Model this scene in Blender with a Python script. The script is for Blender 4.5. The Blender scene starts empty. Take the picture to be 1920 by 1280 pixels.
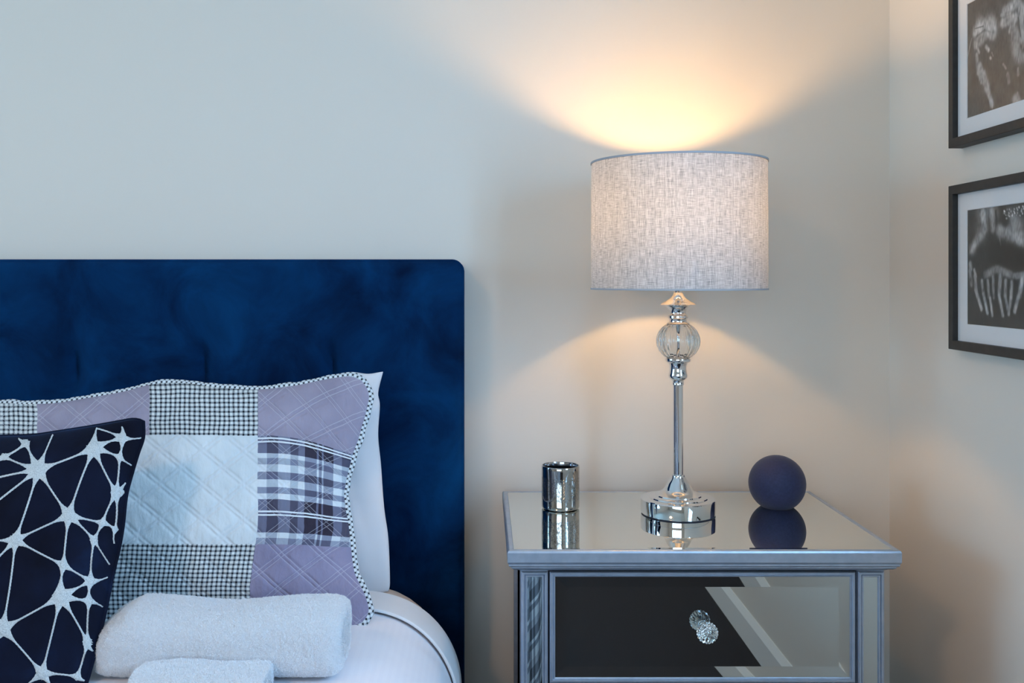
import bpy, bmesh, math, random
import numpy as np
from mathutils import Vector, Matrix, noise
from mathutils.bvhtree import BVHTree
random.seed(4)
C = bpy.context.scene.collection
PI = math.pi

# ------------------------------------------------------------------ camera
CAMZ, F, VX, VY = 1.15, 1820.0, 908.0, 520.0
cd = bpy.data.cameras.new('camera')
cd.sensor_width = 36.0
cd.lens = 36.0 * F / 1920.0
cd.shift_x = (960.0 - VX) / 1920.0
cd.shift_y = (VY - 640.0) / 1920.0
cd.clip_start = 0.02
cam = bpy.data.objects.new('camera', cd)
C.objects.link(cam)
cam.location = (0, 0, CAMZ)
cam.rotation_euler = (PI / 2, 0, 0)
bpy.context.scene.camera = cam

# ------------------------------------------------------------------ exposure
vs = bpy.context.scene.view_settings
vs.view_transform = 'Standard'
vs.look = 'None'
vs.exposure = 0.0
vs.gamma = 1.0
vs.use_curve_mapping = False
cyc = bpy.context.scene.cycles
cyc.max_bounces = 10
cyc.diffuse_bounces = 5
cyc.glossy_bounces = 6
cyc.transmission_bounces = 10
cyc.transparent_max_bounces = 12
cyc.sample_clamp_indirect = 6.0
cyc.use_denoising = True

# ------------------------------------------------------------------ world: overcast sky over a garden
W = bpy.data.worlds.new('sky')
bpy.context.scene.world = W
W.use_nodes = True
wn = W.node_tree
wn.nodes.clear()
wo = wn.nodes.new('ShaderNodeOutputWorld')
wb = wn.nodes.new('ShaderNodeBackground')
wt = wn.nodes.new('ShaderNodeTexCoord')
wsx = wn.nodes.new('ShaderNodeSeparateXYZ')
wr = wn.nodes.new('ShaderNodeValToRGB')
wm = wn.nodes.new('ShaderNodeMath')
wm.operation = 'MULTIPLY_ADD'
wm.inputs[1].default_value = 0.5
wm.inputs[2].default_value = 0.5
wn.links.new(wt.outputs['Generated'], wsx.inputs[0])
wn.links.new(wsx.outputs[2], wm.inputs[0])
wn.links.new(wm.outputs[0], wr.inputs[0])
wn.links.new(wr.outputs[0], wb.inputs[0])
wn.links.new(wb.outputs[0], wo.inputs[0])
cr = wr.color_ramp
cr.elements[0].position = 0.0
cr.elements[0].color = (0.10, 0.12, 0.08, 1)
cr.elements[1].position = 0.47
cr.elements[1].color = (0.14, 0.19, 0.10, 1)
for p, c in ((0.52, (0.22, 0.30, 0.22, 1)), (0.56, (0.62, 0.80, 1.0, 1)), (1.0, (0.42, 0.66, 1.0, 1))):
    e = cr.elements.new(p)
    e.color = c
wb.inputs[1].default_value = 2.2

# daylight coming in at the two windows (area lights standing in the window openings, outside the glass)
def area(name, loc, rot, sx, sy, power, col, portal=False):
    l = bpy.data.lights.new(name, 'AREA')
    l.shape = 'RECTANGLE'
    l.size = sx
    l.size_y = sy
    l.energy = power
    l.color = col
    if portal:
        l.cycles.is_portal = True
    o = bpy.data.objects.new(name, l)
    o.location = loc
    o.rotation_euler = rot
    C.objects.link(o)
    return o
LW = dict(y0=0.30, y1=1.60, z0=0.85, z1=2.05)
ROOM = dict(x0=-3.4, x1=0.835, y0=-2.6, y1=2.0, h=2.55)
# front window (behind the camera) and side window (right wall)
FW = dict(x0=-2.1, x1=0.25, z0=0.75, z1=2.15)
SW = dict(y0=0.40, y1=0.98, z0=1.00, z1=1.80)
area('daylight_front', ((FW['x0'] + FW['x1']) / 2, ROOM['y0'] - 0.22, 1.45), (PI / 2, 0, 0), 2.35, 1.4, 38.0, (0.62, 0.82, 1.0))
area('daylight_left', (ROOM['x0'] - 0.14, 0.95, 1.45), (PI / 2, 0, -PI / 2), 1.28, 1.18, 44.0, (0.32, 0.68, 1.0))
area('daylight_side', (ROOM['x1'] + 0.14, (SW['y0'] + SW['y1']) / 2, 1.40), (PI / 2, 0, PI / 2), 0.56, 0.78, 44.0, (0.34, 0.64, 1.0))

# ------------------------------------------------------------------ node helpers
class E:
    """a socket or number with arithmetic that writes Math nodes"""
    def __init__(s, nt, v): s.nt, s.v = nt, v
    def _op(s, op, *a):
        n = s.nt.nodes.new('ShaderNodeMath'); n.operation = op
        for i, x in enumerate((s,) + a):
            x = x.v if isinstance(x, E) else x
            if isinstance(x, (int, float)): n.inputs[i].default_value = x
            else: s.nt.links.new(x, n.inputs[i])
        return E(s.nt, n.outputs[0])
    def __add__(s, o): return s._op('ADD', o)
    def __sub__(s, o): return s._op('SUBTRACT', o)
    def __mul__(s, o): return s._op('MULTIPLY', o)
    def __truediv__(s, o): return s._op('DIVIDE', o)
    def lt(s, o): return s._op('LESS_THAN', o)
    def gt(s, o): return s._op('GREATER_THAN', o)
    def mx(s, o): return s._op('MAXIMUM', o)
    def mn(s, o): return s._op('MINIMUM', o)
    def frac(s): return s._op('FRACT')
    def abs(s): return s._op('ABSOLUTE')
    def inv(s): return E(s.nt, 1.0)._op('SUBTRACT', s) if False else (s * -1.0) + 1.0
    def pw(s, o): return s._op('POWER', o)

def new_mat(name):
    m = bpy.data.materials.new(name)
    m.use_nodes = True
    nt = m.node_tree
    b = nt.nodes['Principled BSDF']
    return m, nt, b

def setv(b, **k):
    for kk, v in k.items():
        b.inputs[kk.replace('_', ' ')].default_value = v

def tex_noise(nt, scale, detail=3, rough=0.55, vec=None, dist=0.0):
    n = nt.nodes.new('ShaderNodeTexNoise')
    n.inputs['Scale'].default_value = scale
    n.inputs['Detail'].default_value = detail
    n.inputs['Roughness'].default_value = rough
    n.inputs['Distortion'].default_value = dist
    if vec is None:
        t = nt.nodes.new('ShaderNodeTexCoord')
        vec = t.outputs['Object']
    nt.links.new(vec, n.inputs['Vector'])
    return n.outputs['Fac']

def ramp(nt, fac, stops, const=False):
    r = nt.nodes.new('ShaderNodeValToRGB')
    if const: r.color_ramp.interpolation = 'CONSTANT'
    el = r.color_ramp.elements
    while len(el) > 1: el.remove(el[-1])
    for i, (p, c) in enumerate(stops):
        if isinstance(c, (int, float)): c = (c, c, c)
        e = el[0] if i == 0 else el.new(p)
        e.position = p
        e.color = (c[0], c[1], c[2], 1)
    f = fac.v if isinstance(fac, E) else fac
    nt.links.new(f, r.inputs[0])
    return r.outputs[0]

def mixc(nt, fac, a, b):
    m = nt.nodes.new('ShaderNodeMix'); m.data_type = 'RGBA'
    for s, x in ((m.inputs[0], fac), (m.inputs[6], a), (m.inputs[7], b)):
        x = x.v if isinstance(x, E) else x
        if isinstance(x, (int, float)): s.default_value = x
        elif isinstance(x, tuple): s.default_value = (x[0], x[1], x[2], 1)
        else: nt.links.new(x, s)
    return m.outputs[2]

def bump(nt, b, h, strength=0.3, dist=0.001, prev=None):
    n = nt.nodes.new('ShaderNodeBump')
    n.inputs['Strength'].default_value = strength
    n.inputs['Distance'].default_value = dist
    nt.links.new(h.v if isinstance(h, E) else h, n.inputs['Height'])
    if prev is not None: nt.links.new(prev, n.inputs['Normal'])
    nt.links.new(n.outputs[0], b.inputs['Normal'])
    return n.outputs[0]

def uvxy(nt):
    u = nt.nodes.new('ShaderNodeUVMap')
    s = nt.nodes.new('ShaderNodeSeparateXYZ')
    nt.links.new(u.outputs[0], s.inputs[0])
    return E(nt, s.outputs[0]), E(nt, s.outputs[1])

def vec3(nt, x, y, z=0.0):
    c = nt.nodes.new('ShaderNodeCombineXYZ')
    for i, v in enumerate((x, y, z)):
        v = v.v if isinstance(v, E) else v
        if isinstance(v, (int, float)): c.inputs[i].default_value = v
        else: nt.links.new(v, c.inputs[i])
    return c.outputs[0]

# ------------------------------------------------------------------ materials
def m_wall(name, col):
    m, nt, b = new_mat(name)
    setv(b, Base_Color=(*col, 1), Roughness=0.75)
    bump(nt, b, tex_noise(nt, 180, 3), 0.08, 0.001)
    return m
M = {}
M['wall'] = m_wall('wall_paint', (0.74, 0.69, 0.625))
M['ceiling'] = m_wall('ceiling_paint', (0.82, 0.82, 0.80))
M['trim'] = m_wall('trim_paint', (0.78, 0.78, 0.76))

m, nt, b = new_mat('carpet')
n = tex_noise(nt, 420, 4)
nt.links.new(ramp(nt, n, ((0.3, (0.010, 0.0075, 0.0095)), (0.7, (0.026, 0.020, 0.024)))), b.inputs['Base Color'])
setv(b, Roughness=1.0)
bump(nt, b, n, 0.8, 0.004)
M['carpet'] = m

m, nt, b = new_mat('navy_velvet')
n1 = tex_noise(nt, 7, 5, 0.6, dist=0.6)
n2 = tex_noise(nt, 500, 2)
nt.links.new(ramp(nt, n1, ((0.28, (0.0008, 0.0070, 0.028)), (0.50, (0.0014, 0.021, 0.076)), (0.74, (0.002, 0.040, 0.130)))), b.inputs['Base Color'])
setv(b, Roughness=0.85, Sheen_Weight=0.12, Sheen_Roughness=0.35, Sheen_Tint=(0.03, 0.22, 0.70, 1), Specular_IOR_Level=0.04)
h = E(nt, n1) * 6.0 + E(nt, n2)
bump(nt, b, h, 0.35, 0.001)
M['velvet'] = m

m, nt, b = new_mat('midnight_velvet')
n1 = tex_noise(nt, 11, 4, 0.6, dist=0.5)
n2 = tex_noise(nt, 700, 2)
nt.links.new(ramp(nt, n1, ((0.3, (0.0022, 0.0030, 0.009)), (0.6, (0.004, 0.007, 0.022)), (0.8, (0.006, 0.016, 0.05)))), b.inputs['Base Color'])
setv(b, Roughness=0.8, Sheen_Weight=0.12, Sheen_Roughness=0.35, Sheen_Tint=(0.12, 0.25, 0.6, 1), Specular_IOR_Level=0.1)
bump(nt, b, E(nt, n1) * 4.0 + E(nt, n2), 0.3, 0.001)
M['velvet_dark'] = m

m, nt, b = new_mat('silver_thread')
n = tex_noise(nt, 900, 3, 0.7)
nt.links.new(ramp(nt, n, ((0.35, (0.36, 0.41, 0.44)), (0.6, (0.66, 0.71, 0.73)))), b.inputs['Base Color'])
setv(b, Roughness=0.55, Metallic=0.15)
bump(nt, b, n, 0.9, 0.001)
M['silver_thread'] = m

def m_linen(name, col, stripes=False, rough=0.85):
    m, nt, b = new_mat(name)
    n = tex_noise(nt, 9, 3)
    x, y = uvxy(nt)
    c0 = tuple(v * 0.93 for v in col)
    colr = ramp(nt, n, ((0.3, c0), (0.7, col)))
    if stripes:
        s = (x * 90.0).frac().lt(0.5)
        colr = mixc(nt, s * 0.10, colr, (col[0] * 0.8, col[1] * 0.8, col[2] * 0.86))
    nt.links.new(colr, b.inputs['Base Color'])
    setv(b, Roughness=rough, Sheen_Weight=0.1)
    bump(nt, b, tex_noise(nt, 900, 2), 0.15, 0.0005)
    return m
M['pillow_white'] = m_linen('white_pillow_cotton', (0.76, 0.76, 0.80))
M['sheet'] = m_linen('white_sheet_cotton', (0.74, 0.75, 0.78))
M['duvet'] = m_linen('white_satin_stripe_cotton', (0.76, 0.76, 0.82), True)
M['mattress'] = m_linen('cream_mattress_fabric', (0.62, 0.50, 0.43))

m, nt, b = new_mat('terry_cotton')
n = tex_noise(nt, 420, 4, 0.75)
nt.links.new(ramp(nt, n, ((0.3, (0.84, 0.86, 0.90)), (0.6, (0.93, 0.94, 0.97)))), b.inputs['Base Color'])
setv(b, Roughness=1.0, Sheen_Weight=0.35, Sheen_Roughness=0.5)
bump(nt, b, n, 1.0, 0.004)
M['terry'] = m

m = bpy.data.materials.new('terry_pile'); m.use_nodes = True
nt = m.node_tree; nt.nodes.clear()
o_ = nt.nodes.new('ShaderNodeOutputMaterial'); mx = nt.nodes.new('ShaderNodeMixShader')
df = nt.nodes.new('ShaderNodeBsdfDiffuse'); tl = nt.nodes.new('ShaderNodeBsdfTranslucent')
df.inputs[0].default_value = (0.95, 0.96, 0.985, 1); tl.inputs[0].default_value = (0.95, 0.96, 0.985, 1)
mx.inputs[0].default_value = 0.5
nt.links.new(df.outputs[0], mx.inputs[1]); nt.links.new(tl.outputs[0], mx.inputs[2]); nt.links.new(mx.outputs[0], o_.inputs[0])
M['pile'] = m

def m_metal(name, col, rough, metallic=1.0, bumps=0.0):
    m, nt, b = new_mat(name)
    setv(b, Base_Color=(*col, 1), Roughness=rough, Metallic=metallic)
    if bumps: bump(nt, b, tex_noise(nt, 40, 3), bumps, 0.001)
    return m
M['chrome'] = m_metal('chrome', (0.77, 0.78, 0.80), 0.03)
M['mirror'] = m_metal('mirror_glass', (0.78, 0.80, 0.77), 0.012)
M['mirror_front'] = m_metal('dimmed_mirror_glass', (0.62, 0.69, 0.70), 0.012)  # copy of the mirror, colour darkened to stand in for a dimmer reflected room
m, nt, b = new_mat('silver_painted_wood')
n = tex_noise(nt, 60, 4)
nt.links.new(ramp(nt, n, ((0.3, (0.39, 0.46, 0.57)), (0.7, (0.47, 0.54, 0.65)))), b.inputs['Base Color'])
setv(b, Metallic=0.75, Roughness=0.40)
bump(nt, b, n, 0.06, 0.001)
M['silver_wood'] = m
M['shadow_gap'] = m_metal('dark_wood_carcass', (0.02, 0.025, 0.045), 0.6, 0.0)

m, nt, b = new_mat('mercury_glass')
x, y = uvxy(nt)
n = tex_noise(nt, 110, 5, 0.7)
# etched frieze of tree shapes around the waist of the cup
w = nt.nodes.new('ShaderNodeTexVoronoi'); w.feature = 'DISTANCE_TO_EDGE'; w.inputs['Scale'].default_value = 30.0
nt.links.new(vec3(nt, x * 1.0, y * 0.55), w.inputs['Vector'])
band = (y - 0.5).abs().lt(0.22)
line = E(nt, w.outputs['Distance']).lt(0.06) * band
fine = E(nt, n).gt(0.60) * band
mask = (line * 0.6 + fine * 0.4).mn(1.0)
nt.links.new(mixc(nt, mask, (0.46, 0.46, 0.45), (0.10, 0.11, 0.12)), b.inputs['Base Color'])
nt.links.new((mask * 0.35 + 0.05).v, b.inputs['Roughness'])
setv(b, Metallic=1.0)
bump(nt, b, mask * 1.0 + E(nt, tex_noise(nt, 35, 2)) * 0.6, 0.4, 0.0015)
M['mercury'] = m
M['mercury_in'] = m_metal('smoked_inner_glass', (0.42, 0.44, 0.47), 0.12, 1.0, 0.5)

m, nt, b = new_mat('clear_glass')
setv(b, Base_Color=(0.97, 0.98, 0.98, 1), Roughness=0.0, Transmission_Weight=1.0, IOR=1.42)
M['glass'] = m
m, nt, b = new_mat('cut_crystal')
setv(b, Base_Color=(0.93, 0.98, 0.98, 1), Roughness=0.02, Transmission_Weight=1.0, IOR=1.52)
M['crystal'] = m

m = bpy.data.materials.new('thin_pane_glass'); m.use_nodes = True
nt = m.node_tree; nt.nodes.clear()
o_ = nt.nodes.new('ShaderNodeOutputMaterial'); mx = nt.nodes.new('ShaderNodeMixShader')
tr = nt.nodes.new('ShaderNodeBsdfTransparent'); gl = nt.nodes.new('ShaderNodeBsdfGlossy')
gl.inputs['Roughness'].default_value = 0.02
fr = nt.nodes.new('ShaderNodeLayerWeight'); fr.inputs['Blend'].default_value = 0.5
rf = (E(nt, fr.outputs['Facing']).pw(5.0) * 0.92 + 0.07).mn(1.0)
nt.links.new(rf.v, mx.inputs[0]); nt.links.new(tr.outputs[0], mx.inputs[1]); nt.links.new(gl.outputs[0], mx.inputs[2])
nt.links.new(mx.outputs[0], o_.inputs[0])
M['pane'] = m

m, nt, b = new_mat('navy_matt_ball')
n = tex_noise(nt, 260, 3)
nt.links.new(ramp(nt, n, ((0.35, (0.012, 0.020, 0.068)), (0.7, (0.018, 0.028, 0.088)))), b.inputs['Base Color'])
setv(b, Roughness=0.65, Specular_IOR_Level=0.3, Sheen_Weight=0.1)
bump(nt, b, n, 0.15, 0.0006)
M['navy_ball'] = m

m, nt, b = new_mat('black_frame_wood')
n = tex_noise(nt, 80, 3)
nt.links.new(ramp(nt, n, ((0.3, (0.028, 0.027, 0.027)), (0.7, (0.040, 0.038, 0.037)))), b.inputs['Base Color'])
setv(b, Roughness=0.5, Specular_IOR_Level=0.25)
M['black_wood'] = m
m, nt, b = new_mat('mount_card')
setv(b, Base_Color=(0.78, 0.78, 0.80, 1), Roughness=0.8)
bump(nt, b, tex_noise(nt, 600, 2), 0.1, 0.0003)
M['card'] = m
m, nt, b = new_mat('photo_print')
a = nt.nodes.new('ShaderNodeVertexColor'); a.layer_name = 'print'
nt.links.new(a.outputs[0], b.inputs['Base Color'])
setv(b, Roughness=0.5)
M['print'] = m

# lamp shade: woven linen, thin and translucent
m = bpy.data.materials.new('woven_linen_shade'); m.use_nodes = True
nt = m.node_tree; nt.nodes.clear()
o_ = nt.nodes.new('ShaderNodeOutputMaterial'); mx = nt.nodes.new('ShaderNodeMixShader')
df = nt.nodes.new('ShaderNodeBsdfDiffuse'); tl = nt.nodes.new('ShaderNodeBsdfTranslucent')
x, y = uvxy(nt)
a1 = E(nt, tex_noise(nt, 1.0, 2, 0.6, vec3(nt, x * 1000.0, y * 60.0)))
a2 = E(nt, tex_noise(nt, 1.0, 2, 0.6, vec3(nt, x * 60.0, y * 1000.0, 5.0)))
a3 = E(nt, tex_noise(nt, 1.0, 2, 0.6, vec3(nt, x * 320.0, y * 10.0, 9.0)))
wv = (a1 + a2 + a3 * 0.5) * 0.4
shade_fac = ramp(nt, wv, ((0.38, 0.0), (0.60, 1.0)))
nt.links.new(mixc(nt, shade_fac, (0.33, 0.33, 0.35), (0.84, 0.82, 0.82)), df.inputs[0])
nt.links.new(mixc(nt, shade_fac, (0.08, 0.08, 0.085), (0.25, 0.26, 0.29)), tl.inputs[0])
bp = nt.nodes.new('ShaderNodeBump'); bp.inputs['Strength'].default_value = 0.3; bp.inputs['Distance'].default_value = 0.0006
nt.links.new(wv.v, bp.inputs['Height']); nt.links.new(bp.outputs[0], df.inputs['Normal'])
mx.inputs[0].default_value = 0.30
nt.links.new(df.outputs[0], mx.inputs[1]); nt.links.new(tl.outputs[0], mx.inputs[2]); nt.links.new(mx.outputs[0], o_.inputs[0])
M['linen_shade'] = m
m, nt, b = new_mat('grey_shade_trim')
setv(b, Base_Color=(0.36, 0.38, 0.42, 1), Roughness=0.8)
bump(nt, b, tex_noise(nt, 700, 2), 0.4, 0.0005)
M['shade_trim'] = m
m, nt, b = new_mat('lit_bulb')
setv(b, Base_Color=(1, 0.9, 0.75, 1), Emission_Color=(1.0, 0.58, 0.24, 1), Emission_Strength=295.0)
M['bulb'] = m
M['plastic_white'] = m_metal('white_socket', (0.7, 0.7, 0.68), 0.4, 0.0)

# patchwork cushion: lilac, white, gingham and plaid squares under diamond quilting
PW, PH = 0.75, 0.44
m, nt, b = new_mat('patchwork_quilting')
x, y = uvxy(nt)
x = x + (E(nt, tex_noise(nt, 16, 3)) - 0.5) * 0.007
y = y + (E(nt, tex_noise(nt, 13, 3)) - 0.5) * 0.007
U, V = x / PW, y / PH
def gingham(px, py, p):
    s1 = ((px / p).frac().lt(0.42)); s2 = ((py / p).frac().lt(0.42))
    return (s1 + s2) * 0.5
g = gingham(x, y, 0.0081)
col_ging = ramp(nt, g, ((0.0, (0.66, 0.70, 0.70)), (0.4, (0.23, 0.26, 0.29)), (0.8, (0.006, 0.010, 0.018))), True)
n = tex_noise(nt, 14, 3)
col_lil = ramp(nt, n, ((0.3, (0.25, 0.225, 0.305)), (0.7, (0.32, 0.290, 0.38))))
col_lil2 = ramp(nt, n, ((0.3, (0.20, 0.185, 0.29)), (0.7, (0.255, 0.235, 0.35))))
col_whi = ramp(nt, n, ((0.3, (0.56, 0.62, 0.66)), (0.7, (0.66, 0.71, 0.74))))
# plaid, local patch coordinates 0..1
pu = (U - 0.757) / 0.243
pv = (V * -1.0 + 0.79) / 0.446
hb = ramp(nt, pv, ((0.0, .18), (.015, 1.5), (.03, .02), (.045, 1.5), (.06, .02), (.075, .12), (.16, .85), (.20, .5), (.26, .9), (.33, .32), (.40, .9), (.47, .38), (.53, .9), (.585, .10), (.69, 1.5), (.705, .02), (.72, 1.5), (.735, .02), (.75, .08), (.89, .8), (.94, .42)), True)
vb = ramp(nt, pu, ((0.0, .8), (.08, .4), (.18, .85), (.29, .45), (.36, .8), (.42, .14), (.53, .75), (.55, .06), (.575, .75), (.59, .14), (.68, .8), (.76, .45), (.84, .85), (.92, .5)), True)
pl = (E(nt, hb) * 0.62 + E(nt, vb) * 0.45) - 0.1
col_pla = ramp(nt, pl, ((0.0, (0.018, 0.012, 0.028)), (0.12, (0.045, 0.042, 0.075)), (0.30, (0.12, 0.125, 0.20)), (0.5, (0.24, 0.27, 0.36)), (0.68, (0.44, 0.50, 0.56)), (0.85, (0.68, 0.72, 0.76))))
# column edges .757 .518 .27 .02 ; row edges .344 .79
rowA = V.gt(0.79); rowC = V.lt(0.344)
rowB = (rowA + rowC).mn(1.0).inv()
c4 = U.gt(0.757); c3 = U.gt(0.518) * c4.inv(); c2 = U.gt(0.27) * U.gt(0.518).inv(); c1 = U.lt(0.27); c1b = U.lt(0.19); c0 = 0
col = mixc(nt, 0.0, col_whi, col_whi)
col = mixc(nt, rowC, col_whi, col_ging)
col = mixc(nt, rowA * c3, col, col_ging)
col = mixc(nt, rowA * c2, col, col_lil)
col = mixc(nt, rowB * c1b, col, col_pla)
col = mixc(nt, rowA * c1, col, col_ging)
col = mixc(nt, c4 * rowA, col, col_lil)
col = mixc(nt, c4 * rowB, col, col_pla)
col = mixc(nt, c4 * rowC, col, col_lil2)
d1 = ((x + y * 1.1) / 0.068).frac(); d2 = ((x - y * 1.1) / 0.068 + 0.3).frac()
def stitch(d, c, w): return (d - c).abs().lt(w)
st = stitch(d1, 0.10, 0.011).mx(stitch(d1, 0.25, 0.011)).mx(stitch(d2, 0.10, 0.011)).mx(stitch(d2, 0.25, 0.011))
gv = stitch(d1, 0.10, 0.04).mx(stitch(d1, 0.25, 0.04)).mx(stitch(d2, 0.10, 0.04)).mx(stitch(d2, 0.25, 0.04))
isg = (rowC * c4.inv() + rowA * c3).mn(1.0)
col = mixc(nt, st * isg.inv() * 0.34, col, (0.62, 0.62, 0.70))
nt.links.new(col, b.inputs['Base Color'])
setv(b, Roughness=0.9)
t = nt.nodes.new('ShaderNodeTexNoise'); t.inputs['Scale'].default_value = 1.0; t.inputs['Detail'].default_value = 4.0
nt.links.new(vec3(nt, x * 110.0, y * 45.0), t.inputs['Vector'])
wr_ = E(nt, t.outputs['Fac'])
bump(nt, b, gv.inv() * 1.0 + wr_ * 0.9, 0.8, 0.0035)
M['patchwork'] = m

m, nt, b = new_mat('bias_gingham')
x, y = uvxy(nt)
s1 = ((x + y) / 0.0085).frac().lt(0.42); s2 = ((x - y) / 0.0085).frac().lt(0.42)
nt.links.new(ramp(nt, (s1 + s2) * 0.5, ((0.0, (0.66, 0.71, 0.74)), (0.4, (0.42, 0.46, 0.50)), (0.8, (0.006, 0.01, 0.018))), True), b.inputs['Base Color'])
setv(b, Roughness=0.9)
bump(nt, b, tex_noise(nt, 160, 3), 0.5, 0.002)
M['bias'] = m

m, nt, b = new_mat('plaid_throw_wool')
x, y = uvxy(nt)
h1 = ramp(nt, (x / 0.10).frac(), ((0.0, .8), (.25, .2), (.4, .9), (.5, .05), (.8, .5)), True)
h2 = ramp(nt, (y / 0.10).frac(), ((0.0, .8), (.25, .2), (.4, .9), (.5, .05), (.8, .5)), True)
nt.links.new(ramp(nt, (E(nt, h1) + E(nt, h2)) * 0.5, ((0.0, (0.015, 0.015, 0.02)), (0.5, (0.22, 0.23, 0.27)), (0.9, (0.75, 0.75, 0.75)))), b.inputs['Base Color'])
setv(b, Roughness=0.95)
M['throw'] = m

# ------------------------------------------------------------------ mesh helpers
def link(name, me, mat=None, parent=None, smooth=True):
    if mat is not None: me.materials.append(mat)
    if smooth:
        for p in me.polygons: p.use_smooth = True
    o = bpy.data.objects.new(name, me)
    C.objects.link(o)
    if parent is not None:
        o.parent = parent
        o.matrix_parent_inverse = Matrix.Translation(parent.location).inverted()
    return o
def mesh(name, vs_, fs, mat=None, parent=None, smooth=True, uv=None):
    me = bpy.data.meshes.new(name)
    me.from_pydata([tuple(v) for v in vs_], [], fs)
    if uv is not None:
        l = me.uv_layers.new(name='UVMap')
        for lp in me.loops: l.data[lp.index].uv = uv[lp.vertex_index]
    me.update()
    return link(name, me, mat, parent, smooth)
def frombm(name, bm, mat, parent=None, smooth=True):
    me = bpy.data.meshes.new(name); bm.normal_update(); bm.to_mesh(me); bm.free()
    return link(name, me, mat, parent, smooth)
def tag(o, label=None, cat=None, group=None, kind=None):
    if label: o['label'] = label
    if cat: o['category'] = cat
    if group: o['group'] = group
    if kind: o['kind'] = kind
    return o
def empty(name, loc):
    o = bpy.data.objects.new(name, None); o.location = loc; o.empty_display_size = 0.05
    C.objects.link(o); return o
def box(bm, x0, x1, y0, y1, z0, z1):
    v = [bm.verts.new(p) for p in ((x0, y0, z0), (x1, y0, z0), (x1, y1, z0), (x0, y1, z0), (x0, y0, z1), (x1, y0, z1), (x1, y1, z1), (x0, y1, z1))]
    for f in ((3, 2, 1, 0), (4, 5, 6, 7), (0, 1, 5, 4), (1, 2, 6, 5), (2, 3, 7, 6), (3, 0, 4, 7)):
        bm.faces.new([v[i] for i in f])
def boxes(name, lst, mat, parent=None, bev=0.0):
    bm = bmesh.new()
    for a in lst: box(bm, *a)
    if bev: bmesh.ops.bevel(bm, geom=list(bm.edges), offset=bev, segments=2, affect='EDGES')
    return frombm(name, bm, mat, parent, False)
def lathe(name, prof, mat, parent=None, loc=(0, 0, 0), seg=64, mod=None, axis='z', smooth=True, closed=False, uvm=False):
    vs_, fs, uv = [], [], []
    n = len(prof)
    for j in range(seg + 1 if uvm else seg):
        a = 2 * PI * j / seg
        for i, (r, z) in enumerate(prof):
            rr = r * (mod(a, z) if mod else 1.0)
            p = (rr * math.cos(a), rr * math.sin(a), z)
            if axis == 'y': p = (p[0], -p[2], p[1])
            vs_.append((p[0] + loc[0], p[1] + loc[1], p[2] + loc[2]))
            uv.append((j / seg * 2 * PI * 0.4, i / (n - 1)))
    cols = seg
    for j in range(cols):
        k = (j + 1) if uvm else (j + 1) % seg
        for i in range(n - 1 if not closed else n):
            i2 = (i + 1) % n
            fs.append((j * n + i, k * n + i, k * n + i2, j * n + i2))
    o = mesh(name, vs_, fs, mat, parent, smooth, uv)
    bm = bmesh.new(); bm.from_mesh(o.data)
    bmesh.ops.remove_doubles(bm, verts=bm.verts, dist=1e-6)
    bmesh.ops.recalc_face_normals(bm, faces=bm.faces)
    bm.to_mesh(o.data); bm.free()
    return o
def autosmooth(o, ang=40):
    me = o.data
    bm = bmesh.new(); bm.from_mesh(me)
    for e in bm.edges:
        if len(e.link_faces) == 2 and e.calc_face_angle(0) > math.radians(ang): e.smooth = False
    bm.to_mesh(me); bm.free()
    return o
def sweep_rect(name, a0, a1, b0, b1, prof, fn, mat, parent=None, smooth=False, cap=False):
    """mitred moulding around a rectangle; prof = [(inset, out)], fn(a, b, out) -> world"""
    vs_, fs = [], []
    for (i, o) in prof:
        for (a, b_) in ((a0 + i, b0 + i), (a1 - i, b0 + i), (a1 - i, b1 - i), (a0 + i, b1 - i)):
            vs_.append(fn(a, b_, o))
    n = len(prof)
    for k in range(n - 1):
        for q in range(4):
            r = (q + 1) % 4
            fs.append((k * 4 + q, k * 4 + r, (k + 1) * 4 + r, (k + 1) * 4 + q))
    if cap: fs.append(tuple((n - 1) * 4 + q for q in range(4)))
    o = mesh(name, vs_, fs, mat, parent, smooth)
    bm = bmesh.new(); bm.from_mesh(o.data)
    bmesh.ops.recalc_face_normals(bm, faces=bm.faces)
    bm.to_mesh(o.data); bm.free()
    return o
def bevel_mirror(name, a0, a1, b0, b1, w, drop, fn, mat, parent):
    """bevelled mirror plate"""
    return sweep_rect(name, a0, a1, b0, b1, [(0, -0.004), (0, drop), (w, 0.0)], fn, mat, parent, False, True)

# ------------------------------------------------------------------ the room
X0, X1, Y0, Y1, H = ROOM['x0'], ROOM['x1'], ROOM['y0'], ROOM['y1'], ROOM['h']
T = 0.12
tag(boxes('floor', [(X0 - T, X1 + T, Y0 - T, Y1 + T, -0.1, 0.0)], M['carpet']), 'dark brown carpet floor seen reflected in the mirrored drawer', 'floor', kind='structure')
tag(boxes('ceiling', [(X0 - T, X1 + T, Y0 - T, Y1 + T, H, H + 0.1)], M['ceiling']), 'plain white ceiling', 'ceiling', kind='structure')
tag(boxes('wall_back', [(X0 - T, X1 + T, Y1, Y1 + T, 0, H)], M['wall']), 'pale painted wall behind the bed and the lamp', 'wall', kind='structure')
tag(boxes('wall_left', [(X0 - T, X0, LW['y1'], Y1, 0, H), (X0 - T, X0, Y0, LW['y0'], 0, H), (X0 - T, X0, LW['y0'], LW['y1'], 0, LW['z0']), (X0 - T, X0, LW['y0'], LW['y1'], LW['z1'], H)], M['wall']), 'pale painted wall on the far left side', 'wall', kind='structure')
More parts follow.
